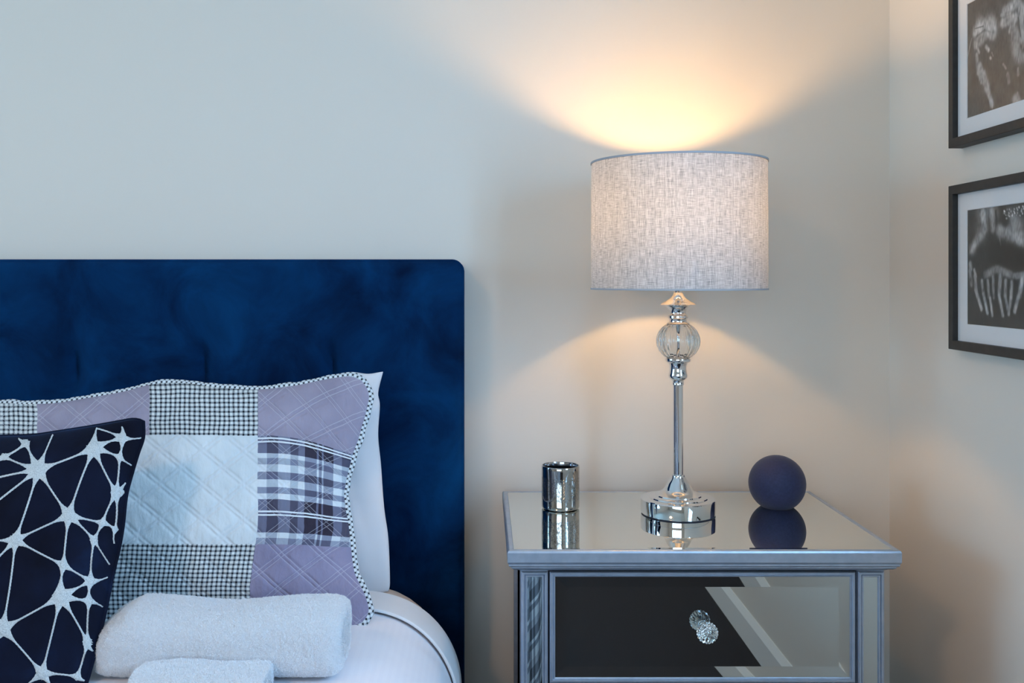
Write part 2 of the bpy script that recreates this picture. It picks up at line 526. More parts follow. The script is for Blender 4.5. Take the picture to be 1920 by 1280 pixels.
tag(boxes('wall_right', [(X1, X1 + T, SW['y1'], Y1, 0, H), (X1, X1 + T, Y0, SW['y0'], 0, H), (X1, X1 + T, SW['y0'], SW['y1'], 0, SW['z0']), (X1, X1 + T, SW['y0'], SW['y1'], SW['z1'], H)], M['wall']),
    'pale painted wall on the right carrying the two framed photographs', 'wall', kind='structure')
tag(boxes('wall_front', [(X0 - T, FW['x0'], Y0 - T, Y0, 0, H), (FW['x1'], X1 + T, Y0 - T, Y0, 0, H), (FW['x0'], FW['x1'], Y0 - T, Y0, 0, FW['z0']), (FW['x0'], FW['x1'], Y0 - T, Y0, FW['z1'], H)], M['wall']),
    'pale painted wall with the large window opposite the bed', 'wall', kind='structure')
def baseboard(name, fn, L0, L1, lab):
    prof = [(0, 0), (0.015, 0), (0.015, 0.078), (0.004, 0.097), (0, 0.097)]
    vs_ = [fn(L0, o, z) for o, z in prof] + [fn(L1, o, z) for o, z in prof]
    n = len(prof)
    fs = [(i, (i + 1) % n, n + (i + 1) % n, n + i) for i in range(n)] + [tuple(range(n)), tuple(range(2 * n - 1, n - 1, -1))]
    tag(mesh(name, vs_, fs, M['trim'], None, False), lab, 'baseboard', kind='structure')
baseboard('baseboard_right', lambda l, o, z: (X1 - o, l, z), Y0, Y1, 'white baseboard along the foot of the right wall')
baseboard('baseboard_back', lambda l, o, z: (l, Y1 - o, z), X0, X1 - 0.014, 'white baseboard along the foot of the back wall')
baseboard('baseboard_front', lambda l, o, z: (l, Y0 + o, z), X0, X1 - 0.014, 'white baseboard below the large window')
baseboard('baseboard_left', lambda l, o, z: (X0 + o, l, z), Y0 + 0.014, Y1 - 0.014, 'white baseboard along the foot of the left wall')
# windows
def window(name, a0, a1, b0, b1, fn, nm, lab):
    w = empty(name, fn((a0 + a1) / 2, b0, 0)); tag(w, lab, 'window', kind='structure')
    sweep_rect('window_frame', a0, a1, b0, b1, [(0, -0.03), (0, 0.03), (0.05, 0.03), (0.05, -0.03), (0, -0.03)], fn, M['trim'], w)
    for k in range(1, nm):
        a = a0 + (a1 - a0) * k / nm
        sweep_rect('mullion', a - 0.025, a + 0.025, b0 + 0.05, b1 - 0.05, [(0, -0.025), (0, 0.025), (0.02499, 0.025)], fn, M['trim'], w)
    vs_ = [fn(a0 + .05, b0 + .05, 0), fn(a1 - .05, b0 + .05, 0), fn(a1 - .05, b1 - .05, 0), fn(a0 + .05, b1 - .05, 0)]
    mesh('pane', vs_, [(0, 1, 2, 3)], M['pane'], w, False)
window('window_1', FW['x0'], FW['x1'], FW['z0'], FW['z1'], lambda a, b_, o: (a, Y0 - 0.06 + o, b_), 4, 'wide white framed window opposite the bed')
window('window_2', SW['y0'], SW['y1'], SW['z0'], SW['z1'], lambda a, b_, o: (X1 + 0.06 - o, a, b_), 2, 'white framed window in the right wall beside the camera')

window('window_3', LW['y0'], LW['y1'], LW['z0'], LW['z1'], lambda a, b_, o: (X0 - 0.06 + o, a, b_), 2, 'white framed window in the left wall on the far side of the bed')

# ------------------------------------------------------------------ soft-body helpers
def pix(px, py, Y):
    return Vector(((px - VX) * Y / F, Y, CAMZ - (py - VY) * Y / F))
def on_plane(px, py, yb, zb, k):
    q = (py - VY) / F
    Y = (yb + k * (CAMZ - zb)) / (1 + k * q)
    return pix(px, py, Y)
def spline(pts, n):
    """Catmull-Rom through pts (Vectors), n+1 samples evenly in arc length"""
    P = [pts[0] * 2 - pts[1]] + list(pts) + [pts[-1] * 2 - pts[-2]]
    out = []
    for i in range(1, len(P) - 2):
        for s in range(24):
            t = s / 24
            a, b_, c, d = P[i - 1], P[i], P[i + 1], P[i + 2]
            out.append(0.5 * ((2 * b_) + (c - a) * t + (2 * a - 5 * b_ + 4 * c - d) * t * t + (3 * b_ - a - 3 * c + d) * t ** 3))
    out.append(pts[-1].copy())
    L = [0]
    for i in range(1, len(out)): L.append(L[-1] + (out[i] - out[i - 1]).length)
    res, j = [], 0
    for k in range(n + 1):
        s = L[-1] * k / n
        while j < len(L) - 2 and L[j + 1] < s: j += 1
        t = (s - L[j]) / max(1e-9, L[j + 1] - L[j])
        res.append(out[j].lerp(out[j + 1], min(1, max(0, t))))
    return res
def coons(top, right, bottom, left, nu, nv):
    """top, bottom run left->right; left, right run bottom->top"""
    Tt, Bb, Rr, Ll = spline(top, nu), spline(bottom, nu), spline(right, nv), spline(left, nv)
    c00, c10, c01, c11 = Bb[0], Bb[-1], Tt[0], Tt[-1]
    G = []
    for j in range(nv + 1):
        v = j / nv; row = []
        for i in range(nu + 1):
            u = i / nu
            p = Bb[i] * (1 - v) + Tt[i] * v + Ll[j] * (1 - u) + Rr[j] * u - (c00 * ((1 - u) * (1 - v)) + c10 * (u * (1 - v)) + c01 * ((1 - u) * v) + c11 * (u * v))
            row.append(p)
        G.append(row)
    return G, Tt, Bb, Rr, Ll
def cushion(name, G, nrm, tf, tb, a, e, uvw, mat, parent=None, amp=0.002, fr=14.0, seed=0, extra=None, edge=0.004, uvfn=None):
    nv, nu = len(G) - 1, len(G[0]) - 1
    vs_, fs, uv = [], [], []
    def prof(u, v):
        return (max(0, 1 - abs(2 * u - 1) ** a) * max(0, 1 - abs(2 * v - 1) ** a)) ** e
    off = Vector((seed * 3.1, seed * 1.7, seed))
    for side in (1, -1):
        th = tf if side == 1 else tb
        for j in range(nv + 1):
            for i in range(nu + 1):
                u, v = i / nu, j / nv
                p = G[j][i]
                t = edge + th * prof(u, v)
                w = min(1, prof(u, v) * 2.2)
                d = noise.noise(p * fr + off) * amp * 2 + noise.noise(p * fr * 3.1 + off) * amp
                if extra and side == 1: d += extra(u, v, p)
                vs_.append(p + nrm * (side * (t + d * w)))
                uv.append((u * uvw[0], v * uvw[1]) if uvfn is None else uvfn(vs_[-1]))
    n0 = (nu + 1) * (nv + 1)
    for j in range(nv):
        for i in range(nu):
            q = j * (nu + 1) + i
            fs.append((q, q + 1, q + nu + 2, q + nu + 1))
            fs.append((n0 + q, n0 + q + nu + 1, n0 + q + nu + 2, n0 + q + 1))
    ring = [i for i in range(nu + 1)] + [j * (nu + 1) + nu for j in range(1, nv + 1)] + [nv * (nu + 1) + i for i in range(nu - 1, -1, -1)] + [j * (nu + 1) for j in range(nv - 1, 0, -1)]
    for k in range(len(ring)):
        a_, b_ = ring[k], ring[(k + 1) % len(ring)]
        fs.append((a_, n0 + a_, n0 + b_, b_))
    o = mesh(name, vs_, fs, mat, parent, True, uv)
    return o
def tube(name, pts, rad, mat, parent=None, seg=10, closed=True, flat=None, uvlen=True):
    """flat = (normal, ratio): squash the section along that normal"""
    n = len(pts); vs_, fs, uv = [], [], []
    s = 0
    for i in range(n):
        p = pts[i]
        tn = (pts[(i + 1) % n] - pts[i - 1]) if closed else (pts[min(n - 1, i + 1)] - pts[max(0, i - 1)])
        tn.normalize()
        nn = flat[0] if flat else Vector((0, 1, 0))
        bi = tn.cross(nn).normalized(); nn2 = bi.cross(tn).normalized()
        r = rad(i / n) if callable(rad) else rad
        if i: s += (p - pts[i - 1]).length
        for k in range(seg):
            a_ = 2 * PI * k / seg
            vs_.append(p + bi * (r * math.cos(a_)) + nn2 * (r * (flat[1] if flat else 1) * math.sin(a_)))
            uv.append((s, (abs(k - seg / 2) / (seg / 2)) * r * 2.2))
    for i in range(n if closed else n - 1):
        j = (i + 1) % n
        for k in range(seg):
            k2 = (k + 1) % seg
            fs.append((i * seg + k, i * seg + k2, j * seg + k2, j * seg + k))
    return mesh(name, vs_, fs, mat, parent, True, uv)

# ------------------------------------------------------------------ bed
HB0, HB1 = -1.70, -0.0405         # headboard sides
bed = empty('bed', (-0.85, 0.9, 0))
tag(bed, 'bed with a tall navy blue velvet upholstered headboard against the wall', 'bed')
# headboard: rounded slab with tufts and seam
nx, nz = 260, 150
zt, zb_ = 1.1845, 0.12
yf, yb2 = 1.875, 1.985
tufts = [(((378 + 241 * k) - VX) * yf / F, CAMZ - (zz - VY) * yf / F) for k in range(-5, 2) for zz in (690, 930)]
tufts = [t for t in tufts if HB0 + 0.1 < t[0] < HB1 - 0.1]
zs = CAMZ - (697 - VY) * yf / F
def hb_front(x, z):
    R = 0.016
    dx = min(x - HB0, HB1 - x); dz = zt - z
    y = yf
    for d in (dx, dz):
        if d < R: y += R - math.sqrt(max(0, R * R - (R - d) ** 2))
    y += 0.0016 * noise.noise(Vector((x * 9, z * 9, 3)))
    # padded bulge near the welt
    y += 0.003 * math.exp(-(min(dx, dz) / 0.03) ** 2)
    for (tx, tz) in tufts:
        d2 = (x - tx) ** 2 * 6 + (z - tz) ** 2
        y += 0.013 * math.exp(-d2 / 0.0022) + 0.0075 * math.exp(-((x - tx) / 0.008) ** 2 - ((z - tz) / 0.05) ** 2)
    y += 0.0018 * math.exp(-((z - zs) / 0.004) ** 2)
    return min(y, yb2 - 0.02)
vs_, fs = [], []
def rc(t, n): return t / n
cr_ = 0.022
for j in range(nz + 1):
    z = zb_ + (zt - zb_) * j / nz
    for i in range(nx + 1):
        x = HB0 + (HB1 - HB0) * i / nx
        xx, zz = x, z
        # rounded top corners: pull the square corner onto the arc
        for sx, xc in ((1, HB1 - cr_), (-1, HB0 + cr_)):
            if (x - xc) * sx > 0 and z > zt - cr_:
                dx, dz = abs(x - xc), z - (zt - cr_)
                m_ = max(dx, dz); l = math.hypot(dx, dz)
                if l > 0:
                    xx = xc + sx * dx * m_ / l; zz = zt - cr_ + dz * m_ / l
        vs_.append((xx, hb_front(x, z), zz))
n0 = len(vs_)
for k in range(n0):
    x, y, z = vs_[k]
    vs_.append((x, yb2, z))
for j in range(nz):
    for i in range(nx):
        q = j * (nx + 1) + i
        fs.append((q, q + 1, q + nx + 2, q + nx + 1))
        fs.append((n0 + q, n0 + q + nx + 1, n0 + q + nx + 2, n0 + q + 1))
ring = list(range(nx + 1)) + [j * (nx + 1) + nx for j in range(1, nz + 1)] + [nz * (nx + 1) + i for i in range(nx - 1, -1, -1)] + [j * (nx + 1) for j in range(nz - 1, 0, -1)]
for k in range(len(ring)):
    a_, b_ = ring[k], ring[(k + 1) % len(ring)]
    fs.append((a_, n0 + a_, n0 + b_, b_))
autosmooth(mesh('headboard', vs_, fs, M['velvet'], bed), 55)
# welt cord round the front edge of the headboard
e_ = 0.004
wp = [Vector((HB1 - e_, yf + 0.016, zb_ + 0.01 + (zt - cr_ - zb_ - 0.01) * i / 40)) for i in range(41)]
wp += [Vector((HB1 - cr_ + (cr_ - e_) * math.cos(a_), yf + 0.016, zt - cr_ + (cr_ - e_) * math.sin(a_))) for a_ in [PI / 2 * k / 8 for k in range(1, 9)]]
wp += [Vector((HB1 - cr_ + (HB0 + 2 * cr_ - HB1) * i / 60, yf + 0.016, zt - e_)) for i in range(1, 61)]
wp += [Vector((HB0 + cr_ - (cr_ - e_) * math.sin(a_), yf + 0.016, zt - cr_ + (cr_ - e_) * math.cos(a_))) for a_ in [PI / 2 * k / 8 for k in range(1, 9)]]
wp += [Vector((HB0 + e_, yf + 0.016, zt - cr_ - (zt - cr_ - zb_ - 0.01) * i / 40)) for i in range(1, 41)]
tube('welt', wp, 0.0048, M['velvet'], bed, 8, False)
for (x0, x1) in ((-1.64, -1.60), (-0.105, -0.075)):
    boxes('side_rail', [(x0, x1, -0.17, 1.872, 0.16, 0.30)], M['velvet'], bed, 0.008)
boxes('foot_rail', [(-1.60, -0.105, -0.17, -0.13, 0.16, 0.30)], M['velvet'], bed, 0.008)
boxes('slat_base', [(-1.598, -0.107, -0.128, 1.86, 0.20, 0.24)], M['shadow_gap'], bed)
for lx in (-1.62, -0.09):
    for ly in (-0.15, 1.84):
        boxes('leg', [(lx - 0.018, lx + 0.018, ly - 0.02, ly + 0.02, 0, 0.16)], M['shadow_gap'], bed, 0.003)
for lx in (-1.6, -0.14):
    pass

# mattress: rounded block
def rounded_block(name, cx, cy, hx, hy, z0, z1, rp, rt, mat, amp=0.002, seed=1):
    """plan superellipse-ish rounded rectangle with rounded top edge"""
    vs_, fs = [], []
    per = []
    for q, (sx, sy) in enumerate(((1, -1), (1, 1), (-1, 1), (-1, -1))):
        for k in range(17):
            a_ = -PI / 2 + q * PI / 2 + PI / 2 * k / 16
            per.append((cx + sx * (hx - rp), cy + sy * (hy - rp), math.cos(a_), math.sin(a_)))
    # densify the straight runs
    P = []
    for i in range(len(per)):
        a0, a1 = per[i], per[(i + 1) % len(per)]
        P.append(a0)
        pa = (a0[0] + a0[2] * rp, a0[1] + a0[3] * rp); pb = (a1[0] + a1[2] * rp, a1[1] + a1[3] * rp)
        d = math.dist(pa, pb); n = int(d / 0.05)
        for k in range(1, n):
            t = k / n
            P.append((a0[0] + (a1[0] - a0[0]) * t, a0[1] + (a1[1] - a0[1]) * t, a0[2], a0[3]))
    lev = [(0, z0)]
    for k in range(0, 5): lev.append((0, z0 + (z1 - rt - z0) * (k + 1) / 5))
    for k in range(1, 11):
        a_ = PI / 2 * k / 10
        lev.append((rt * (1 - math.cos(a_)), z1 - rt + rt * math.sin(a_)))
    n = len(P)
    for (ins, z) in lev:
        for (x, y, nx_, ny_) in P:
            r = rp - ins
            p = Vector((x + nx_ * r, y + ny_ * r, z))
            if rp < ins:
                pass
            p += Vector((nx_, ny_, 1)) * (noise.noise(p * 8 + Vector((seed, 0, 0))) * amp)
            vs_.append(p)
    for j in range(len(lev) - 1):
        for i in range(n):
            k = (i + 1) % n
            fs.append((j * n + i, j * n + k, (j + 1) * n + k, (j + 1) * n + i))
    fs.append(tuple(range(n - 1, -1, -1)))
    fs.append(tuple((len(lev) - 1) * n + i for i in range(n)))
    return mesh(name, vs_, fs, mat)
mat_o = rounded_block('mattress', -0.8355, 0.875, 0.7675, 0.985, 0.241, 0.594, 0.14, 0.136, M['mattress'])
tag(mat_o, 'cream mattress corner showing below the white pillow beside the headboard', 'mattress')
autosmooth(mat_o, 60)

def drape(name, y0, y1, r, xe, zt_, thick, mat, ny, zlow=0.26, amp=0.003, seed=0, xl=-1.64, hem=0.0):
    """cloth lying over the bed and hanging at both long sides"""
    prof = []
    nlow = 14
    for k in range(nlow + 1): prof.append((xe, zlow + (zt_ - r - zlow) * k / nlow))
    for k in range(1, 25):
        a_ = PI / 2 * k / 24
        prof.append((xe - r + r * math.cos(a_), zt_ - r + r * math.sin(a_)))
    nt_ = 110
    for k in range(1, nt_): prof.append((xe - r + (xl + r - xe + r) * k / nt_, zt_))
    for k in range(0, 25):
        a_ = PI / 2 * k / 24
        prof.append((xl + r - r * math.sin(a_), zt_ - r + r * math.cos(a_)))
    for k in range(1, nlow + 1): prof.append((xl, zt_ - r + (zlow - zt_ + r) * k / nlow))
    vs_, fs, uv = [], [], []
    n = len(prof); L = [0]
    for k in range(1, n): L.append(L[-1] + math.dist(prof[k], prof[k - 1]))
    off = Vector((seed, seed * 2, 0))
    for j in range(ny + 1):
        y = y0 + (y1 - y0) * j / ny
        for k, (x, z) in enumerate(prof):
            side = max(0.0, min(1.0, (zt_ - z) / 0.25))
            p = Vector((x * 3.0, y * 5.0, z * 2.0)) + off
            w = noise.noise(p) * amp * 1.6 + abs(noise.noise(Vector((x * 2 + y * 7, y * 9 - x * 6, z * 3)) + off)) * amp * 1.2
            w += 0.008 * side * math.sin(y * 26 + 2 * noise.noise(Vector((y * 4, 0, seed))))
            kx = 1 if x > -0.8 else -1
            yy = y
            if j == ny: yy += 0.006 * noise.noise(Vector((L[k] * 6, seed, 0)))
            vs_.append((x + kx * w * side * 0.8 + (0.0), yy, z + max(-0.002, w) * (1 - side) + 0.002))
            uv.append((L[k], y))
    for j in range(ny):
        for k in range(n - 1):
            q = j * n + k
            fs.append((q, q + 1, q + n + 1, q + n))
    o = mesh(name, vs_, fs, mat, None, True, uv)
    md = o.modifiers.new('thickness', 'SOLIDIFY'); md.thickness = thick; md.offset = -1
    o.modifiers.new('smooth', 'BEVEL').width = thick * 0.3
    o.modifiers['smooth'].segments = 2
    o.modifiers['smooth'].angle_limit = math.radians(60)
    return o
# (solidify pushes outwards: the grid winds with normals pointing up/out)
dv = drape('duvet', -0.20, 1.640, 0.158, -0.0540, 0.593, 0.0105, M['duvet'], 140, seed=5, amp=0.0045)
tag(dv, 'white satin-striped duvet covering the bed under the towels', 'duvet')
sh = drape('top_sheet', 1.578, 1.668, 0.162, -0.0430, 0.6065, 0.005, M['sheet'], 24, seed=5, amp=0.003)
tag(sh, 'white sheet folded back over the head edge of the duvet beneath the pillows', 'sheet')
th = drape('plaid_throw', -0.15, 1.16, 0.170, -0.036, 0.609, 0.006, M['throw'], 60, seed=9, zlow=0.08, amp=0.002, xl=-1.66)
tag(th, 'grey and white plaid throw over the foot of the bed, reflected in the mirror strip', 'throw')

# ---- white pillow behind the patchwork cushion
k1, yb1, zb1 = 0.26, 1.725, 0.605
nW = Vector((0, -1, k1)).normalized()
def pp(lst, yb, zb, k): return [on_plane(x, y, yb, zb, k) for x, y in lst]
top = pp([(-62, 775), (-20, 760), (30, 755), (75, 751), (115, 760), (250, 742), (400, 738), (520, 735), (600, 722), (640, 704), (662, 698), (690, 701), (718, 697)], yb1, zb1, k1)
right = pp([(728, 1108), (731, 1090), (728, 1010), (720, 950), (714, 870), (709, 815), (712, 760), (709, 735), (718, 697)], yb1, zb1, k1)
bot = pp([(-62, 1110), (100, 1120), (400, 1122), (650, 1120), (728, 1108)], yb1, zb1, k1)
left = pp([(-62, 1110), (-50, 1000), (-48, 880), (-62, 775)], yb1, zb1, k1)
G, *_ = coons(top, right, bot, left, 120, 80)
def fold(u, v, p):
    return 0.004 * noise.noise(Vector((u * 22, v * 4, 2))) * (1 if u > 0.6 else 0.4) - 0.006 * math.exp(-((u - 0.93 + 0.1 * (v - 0.5)) / 0.012) ** 2) * v
wp_ = cushion('bed_pillow', G, nW, 0.055, 0.035, 2.6, 0.62, (0.75, 0.45), M['pillow_white'], None, 0.003, 9, 3, fold, 0.003)
tag(wp_, 'plain white pillow standing against the headboard behind the patchwork cushion', 'pillow')

# ---- patchwork cushion
k2, yb_2, zb2 = 0.40, 1.53, 0.612
nP = Vector((0, -1, k2)).normalized()
def P2(l): return pp(l, yb_2, zb2, k2)
top = P2([(-160, 790), (-90, 768), (0, 757), (50, 758), (100, 757), (150, 750), (230, 736), (290, 721), (345, 719), (410, 727), (480, 731), (550, 724), (610, 712), (655, 706), (680, 713)])
right = P2([(680, 1170), (692, 1150), (688, 1120), (667, 1075), (660, 1030), (655, 985), (647, 935), (650, 905), (661, 860), (676, 815), (690, 765), (692, 735), (680, 713)])
bot = P2([(-160, 1180), (100, 1182), (400, 1184), (600, 1180), (650, 1178), (680, 1170)])
left = P2([(-160, 1180), (-145, 1080), (-140, 950), (-160, 790)])
G, Tt, Bb, Rr, Ll = coons(top, right, bot, left, 380, 230)
def patch_uv(p):
    # fabric coordinates: the patches stay square to the cushion, the right-hand rows sag towards the bound edge
    px, py = VX + p.x * F / p.y, VY + (CAMZ - p.z) * F / p.y
    U_, V_ = (px + 160) / 850, (1177 - py) / 457
    V_ += 0.085 * max(0.0, (px - 500) / 155) ** 1.8 * min(1.0, max(0.0, (V_ - 0.25) / 0.54))
    U_ += 0.018 * min(1.0, max(0.0, (0.42 - V_) / 0.25))
    return (U_ * PW, V_ * PH)
def quilt(u, v, p):
    x, y = patch_uv(p + nP * 0.05)
    h = 0
    for d in (((x + y * 1.1) / 0.068) % 1, ((x - y * 1.1) / 0.068 + 0.3) % 1):
        for c in (0.10, 0.25):
            h = max(h, math.exp(-((d - c) / 0.05) ** 2))
    wr = noise.noise(Vector((x * 110, y * 25, 1))) * 0.0008
    return -0.0023 * h + wr
pc = empty('patchwork_cushion', (-0.53, 1.53, 0.612))
tag(pc, 'quilted patchwork cushion in lilac, white, gingham and plaid leaning on the white pillow', 'cushion')
cushion('cover', G, nP, 0.062, 0.040, 2.4, 0.6, (PW, PH), M['patchwork'], pc, 0.0022, 10, 1, quilt, 0.004, patch_uv)
loop = Bb[:-1] + Rr[:-1] + Tt[::-1][:-1] + Ll[::-1][:-1]
def rejit(L): return [p + Vector((noise.noise(p * 60), 0, noise.noise(p * 60 + Vector((7, 0, 0))))) * 0.0022 for p in L]
def relen(L, step):
    out = spline(L + [L[0]], int(sum((L[(i + 1) % len(L)] - L[i]).length for i in range(len(L))) / step))
    return out[:-1]
loop = rejit(relen(loop, 0.004))
b_o = tube('binding', loop, 0.0072, M['bias'], pc, 12, True, (nP, 0.75))
b_o['label'] = 'black and white checked bias binding'

# ---- navy cushion with the silver web embroidery
k3, yb3, zb3 = 0.47, 1.29, 0.612
nN = Vector((0, -1, k3)).normalized()
def P3(l): return pp(l, yb3, zb3, k3)
top = P3([(-300, 822), (-200, 828), (-100, 826), (0, 819), (60, 817), (110, 810), (180, 799), (225, 791), (250, 787), (268, 790)])
right = P3([(158, 1290), (170, 1250), (186, 1190), (200, 1130), (210, 1080), (222, 1030), (230, 985), (236, 930), (246, 890), (258, 850), (268, 820), (268, 790)])
bot = P3([(-300, 1288), (-150, 1294), (0, 1297), (100, 1296), (158, 1290)])
left = P3([(-300, 1288), (-290, 1140), (-285, 980), (-300, 822)])
G, Tt, Bb, Rr, Ll = coons(top, right, bot, left, 110, 100)
nc = empty('velvet_cushion', (-0.68, 1.29, 0.612))
tag(nc, 'midnight velvet cushion embroidered with a silver web, in front of the patchwork cushion', 'cushion')
cv = cushion('cover', G, nN, 0.058, 0.040, 2.3, 0.62, (0.45, 0.40), M['velvet_dark'], nc, 0.0022, 11, 6, None, 0.004)
loop = relen(Bb[:-1] + Rr[:-1] + Tt[::-1][:-1] + Ll[::-1][:-1], 0.006)
tube('piping', loop, 0.0034, M['velvet_dark'], nc, 8, True)
nd = dict(A=(72, 880, 15), B=(176, 840, 14), C=(229, 821, 9), D=(224, 857, 6), E=(218, 924, 10), F=(129, 966, 13), G=(49, 830, 7), H=(8, 856, 6),
          I=(192, 980, 7), J=(216, 993, 5), K=(29, 1012, 12), L=(176, 1012, 7), M=(119, 1059, 9), N=(170, 1089, 9), O=(114, 1118, 16), P=(167, 1126, 8),
          Q=(5, 1178, 15), R=(164, 1204, 9), S=(79, 1262, 12), T=(145, 1268, 7), U=(-60, 910, 13), V=(-95, 1010, 12), W=(-50, 1095, 12), X=(-110, 1180, 13), Y=(-150, 870, 11), Z=(-200, 960, 13), AA=(-210, 1090, 13), AB=(-40, 1250, 11), AC=(-190, 1220, 10))
ends = dict(a=(99, 815), b=(35, 822), c=(-25, 861), e=(229, 800), f=(264, 821), g=(246, 872), h=(235, 905), i=(232, 922), j=(214, 1019), k=(205, 1058), l=(201, 1082), m=(192, 1137), n=(174, 1220), o=(40, 1290), q=(181, 803), r=(98, 1292), s=(158, 1276), t=(-40, 826), u=(-130, 828), v=(-230, 830))
edges = 'A-G A-H A-a G-b G-H H-c A-U A-B A-F A-K A-V2 B-q q-C B-C B-D B-F B-E C-e C-f C-D D-E D-g E-h E-i E-I E-J F-K F-M F-I F-L I-L I-J J-j L-N L-k M-K M-O M-N N-l N-P N-O O-Q O-P O-S O-R P-m P-R K-Q K-V K-W Q-S Q-W Q-AB R-T R-n S-T S-o S-r T-s U-H U-V U-Y U-t V-W V-Z W-X V-AA X-AB X-AC X-AA AA-AC AA-Z Z-Y Y-u Y-v Z-v U-c'.replace('A-V2', 'A-V').split()
bvh = BVHTree.FromPolygons([v.co.copy() for v in cv.data.vertices], [tuple(p.vertices) for p in cv.data.polygons])
co = Vector((0, 0, CAMZ))
def hit(px, py):
    d = pix(px, py, 1.0) - co
    h, nn, _, _ = bvh.ray_cast(co, d.normalized())
    return (h, nn) if h is not None else (None, None)
vs_, fs = [], []
def addp(px, py, up):
    h, nn = hit(px, py)
    if h is None: return None
    if nn.dot(nN) < 0: nn = -nn
    if nn.dot(nN) < 0.15: return None
    vs_.append(h + nn * up); return len(vs_) - 1
def pos(k_): return nd[k_][:2] if k_ in nd else ends[k_]
for e in edges:
    a_, b_ = e.split('-')
    p0, p1 = Vector(pos(a_)), Vector(pos(b_))
    r0 = nd[a_][2] if a_ in nd else 0; r1 = nd[b_][2] if b_ in nd else 0
    Lg = (p1 - p0).length; n = max(6, int(Lg / 2.2)); d = (p1 - p0) / Lg; q = Vector((-d.y, d.x))
    wob = random.uniform(-2.5, 2.5)
    prev = None
    for k in range(n + 1):
        t = k / n; s = t * Lg
        w = 1.8 if (r0 and r1) else 1.4
        if r0: w += r0 * 0.95 * max(0, 1 - s / (r0 * 2.6)) ** 2
        if r1: w += r1 * 0.95 * max(0, 1 - (Lg - s) / (r1 * 2.6)) ** 2
        c = p0 + d * s + q * (wob * math.sin(PI * t) + 0.25 * math.sin(s * 1.9 + wob))
        row = [addp(c.x + q.x * w * f, c.y + q.y * w * f, u) for f, u in ((-1, 0.0003), (-0.5, 0.0013), (0.5, 0.0013), (1, 0.0003))]
        if None in row: prev = None; continue
        if prev:
            for m_ in range(3): fs.append((prev[m_], prev[m_ + 1], row[m_ + 1], row[m_]))
        prev = row
for k_, (x, y, r) in nd.items():
    n = 28; ph = random.uniform(0, 6)
    rows = []
    for f, u in ((0.0, 0.0016), (0.55, 0.0016), (0.9, 0.0014), (1.0, 0.0004)):
        row = []
        for k in range(n):
            a_ = 2 * PI * k / n
            rr = r * f * 0.82 * (1 + 0.06 * math.sin(5 * a_ + ph))
            row.append(addp(x + rr * math.cos(a_), y + rr * math.sin(a_), u))
        rows.append(row)
    for i in range(3):
        for k in range(n):
            q4 = (rows[i][k], rows[i + 1][k], rows[i + 1][(k + 1) % n], rows[i][(k + 1) % n])
            if None not in q4: fs.append(q4)
em = mesh('embroidery', vs_, fs, M['silver_thread'], nc)
em['label'] = 'silver thread web pattern'
me = em.data
bm = bmesh.new(); bm.from_mesh(me); bmesh.ops.remove_doubles(bm, verts=bm.verts, dist=1e-5)
for f in bm.faces:
    if f.normal.dot(nN) < 0: f.normal_flip()
bm.to_mesh(me); bm.free()

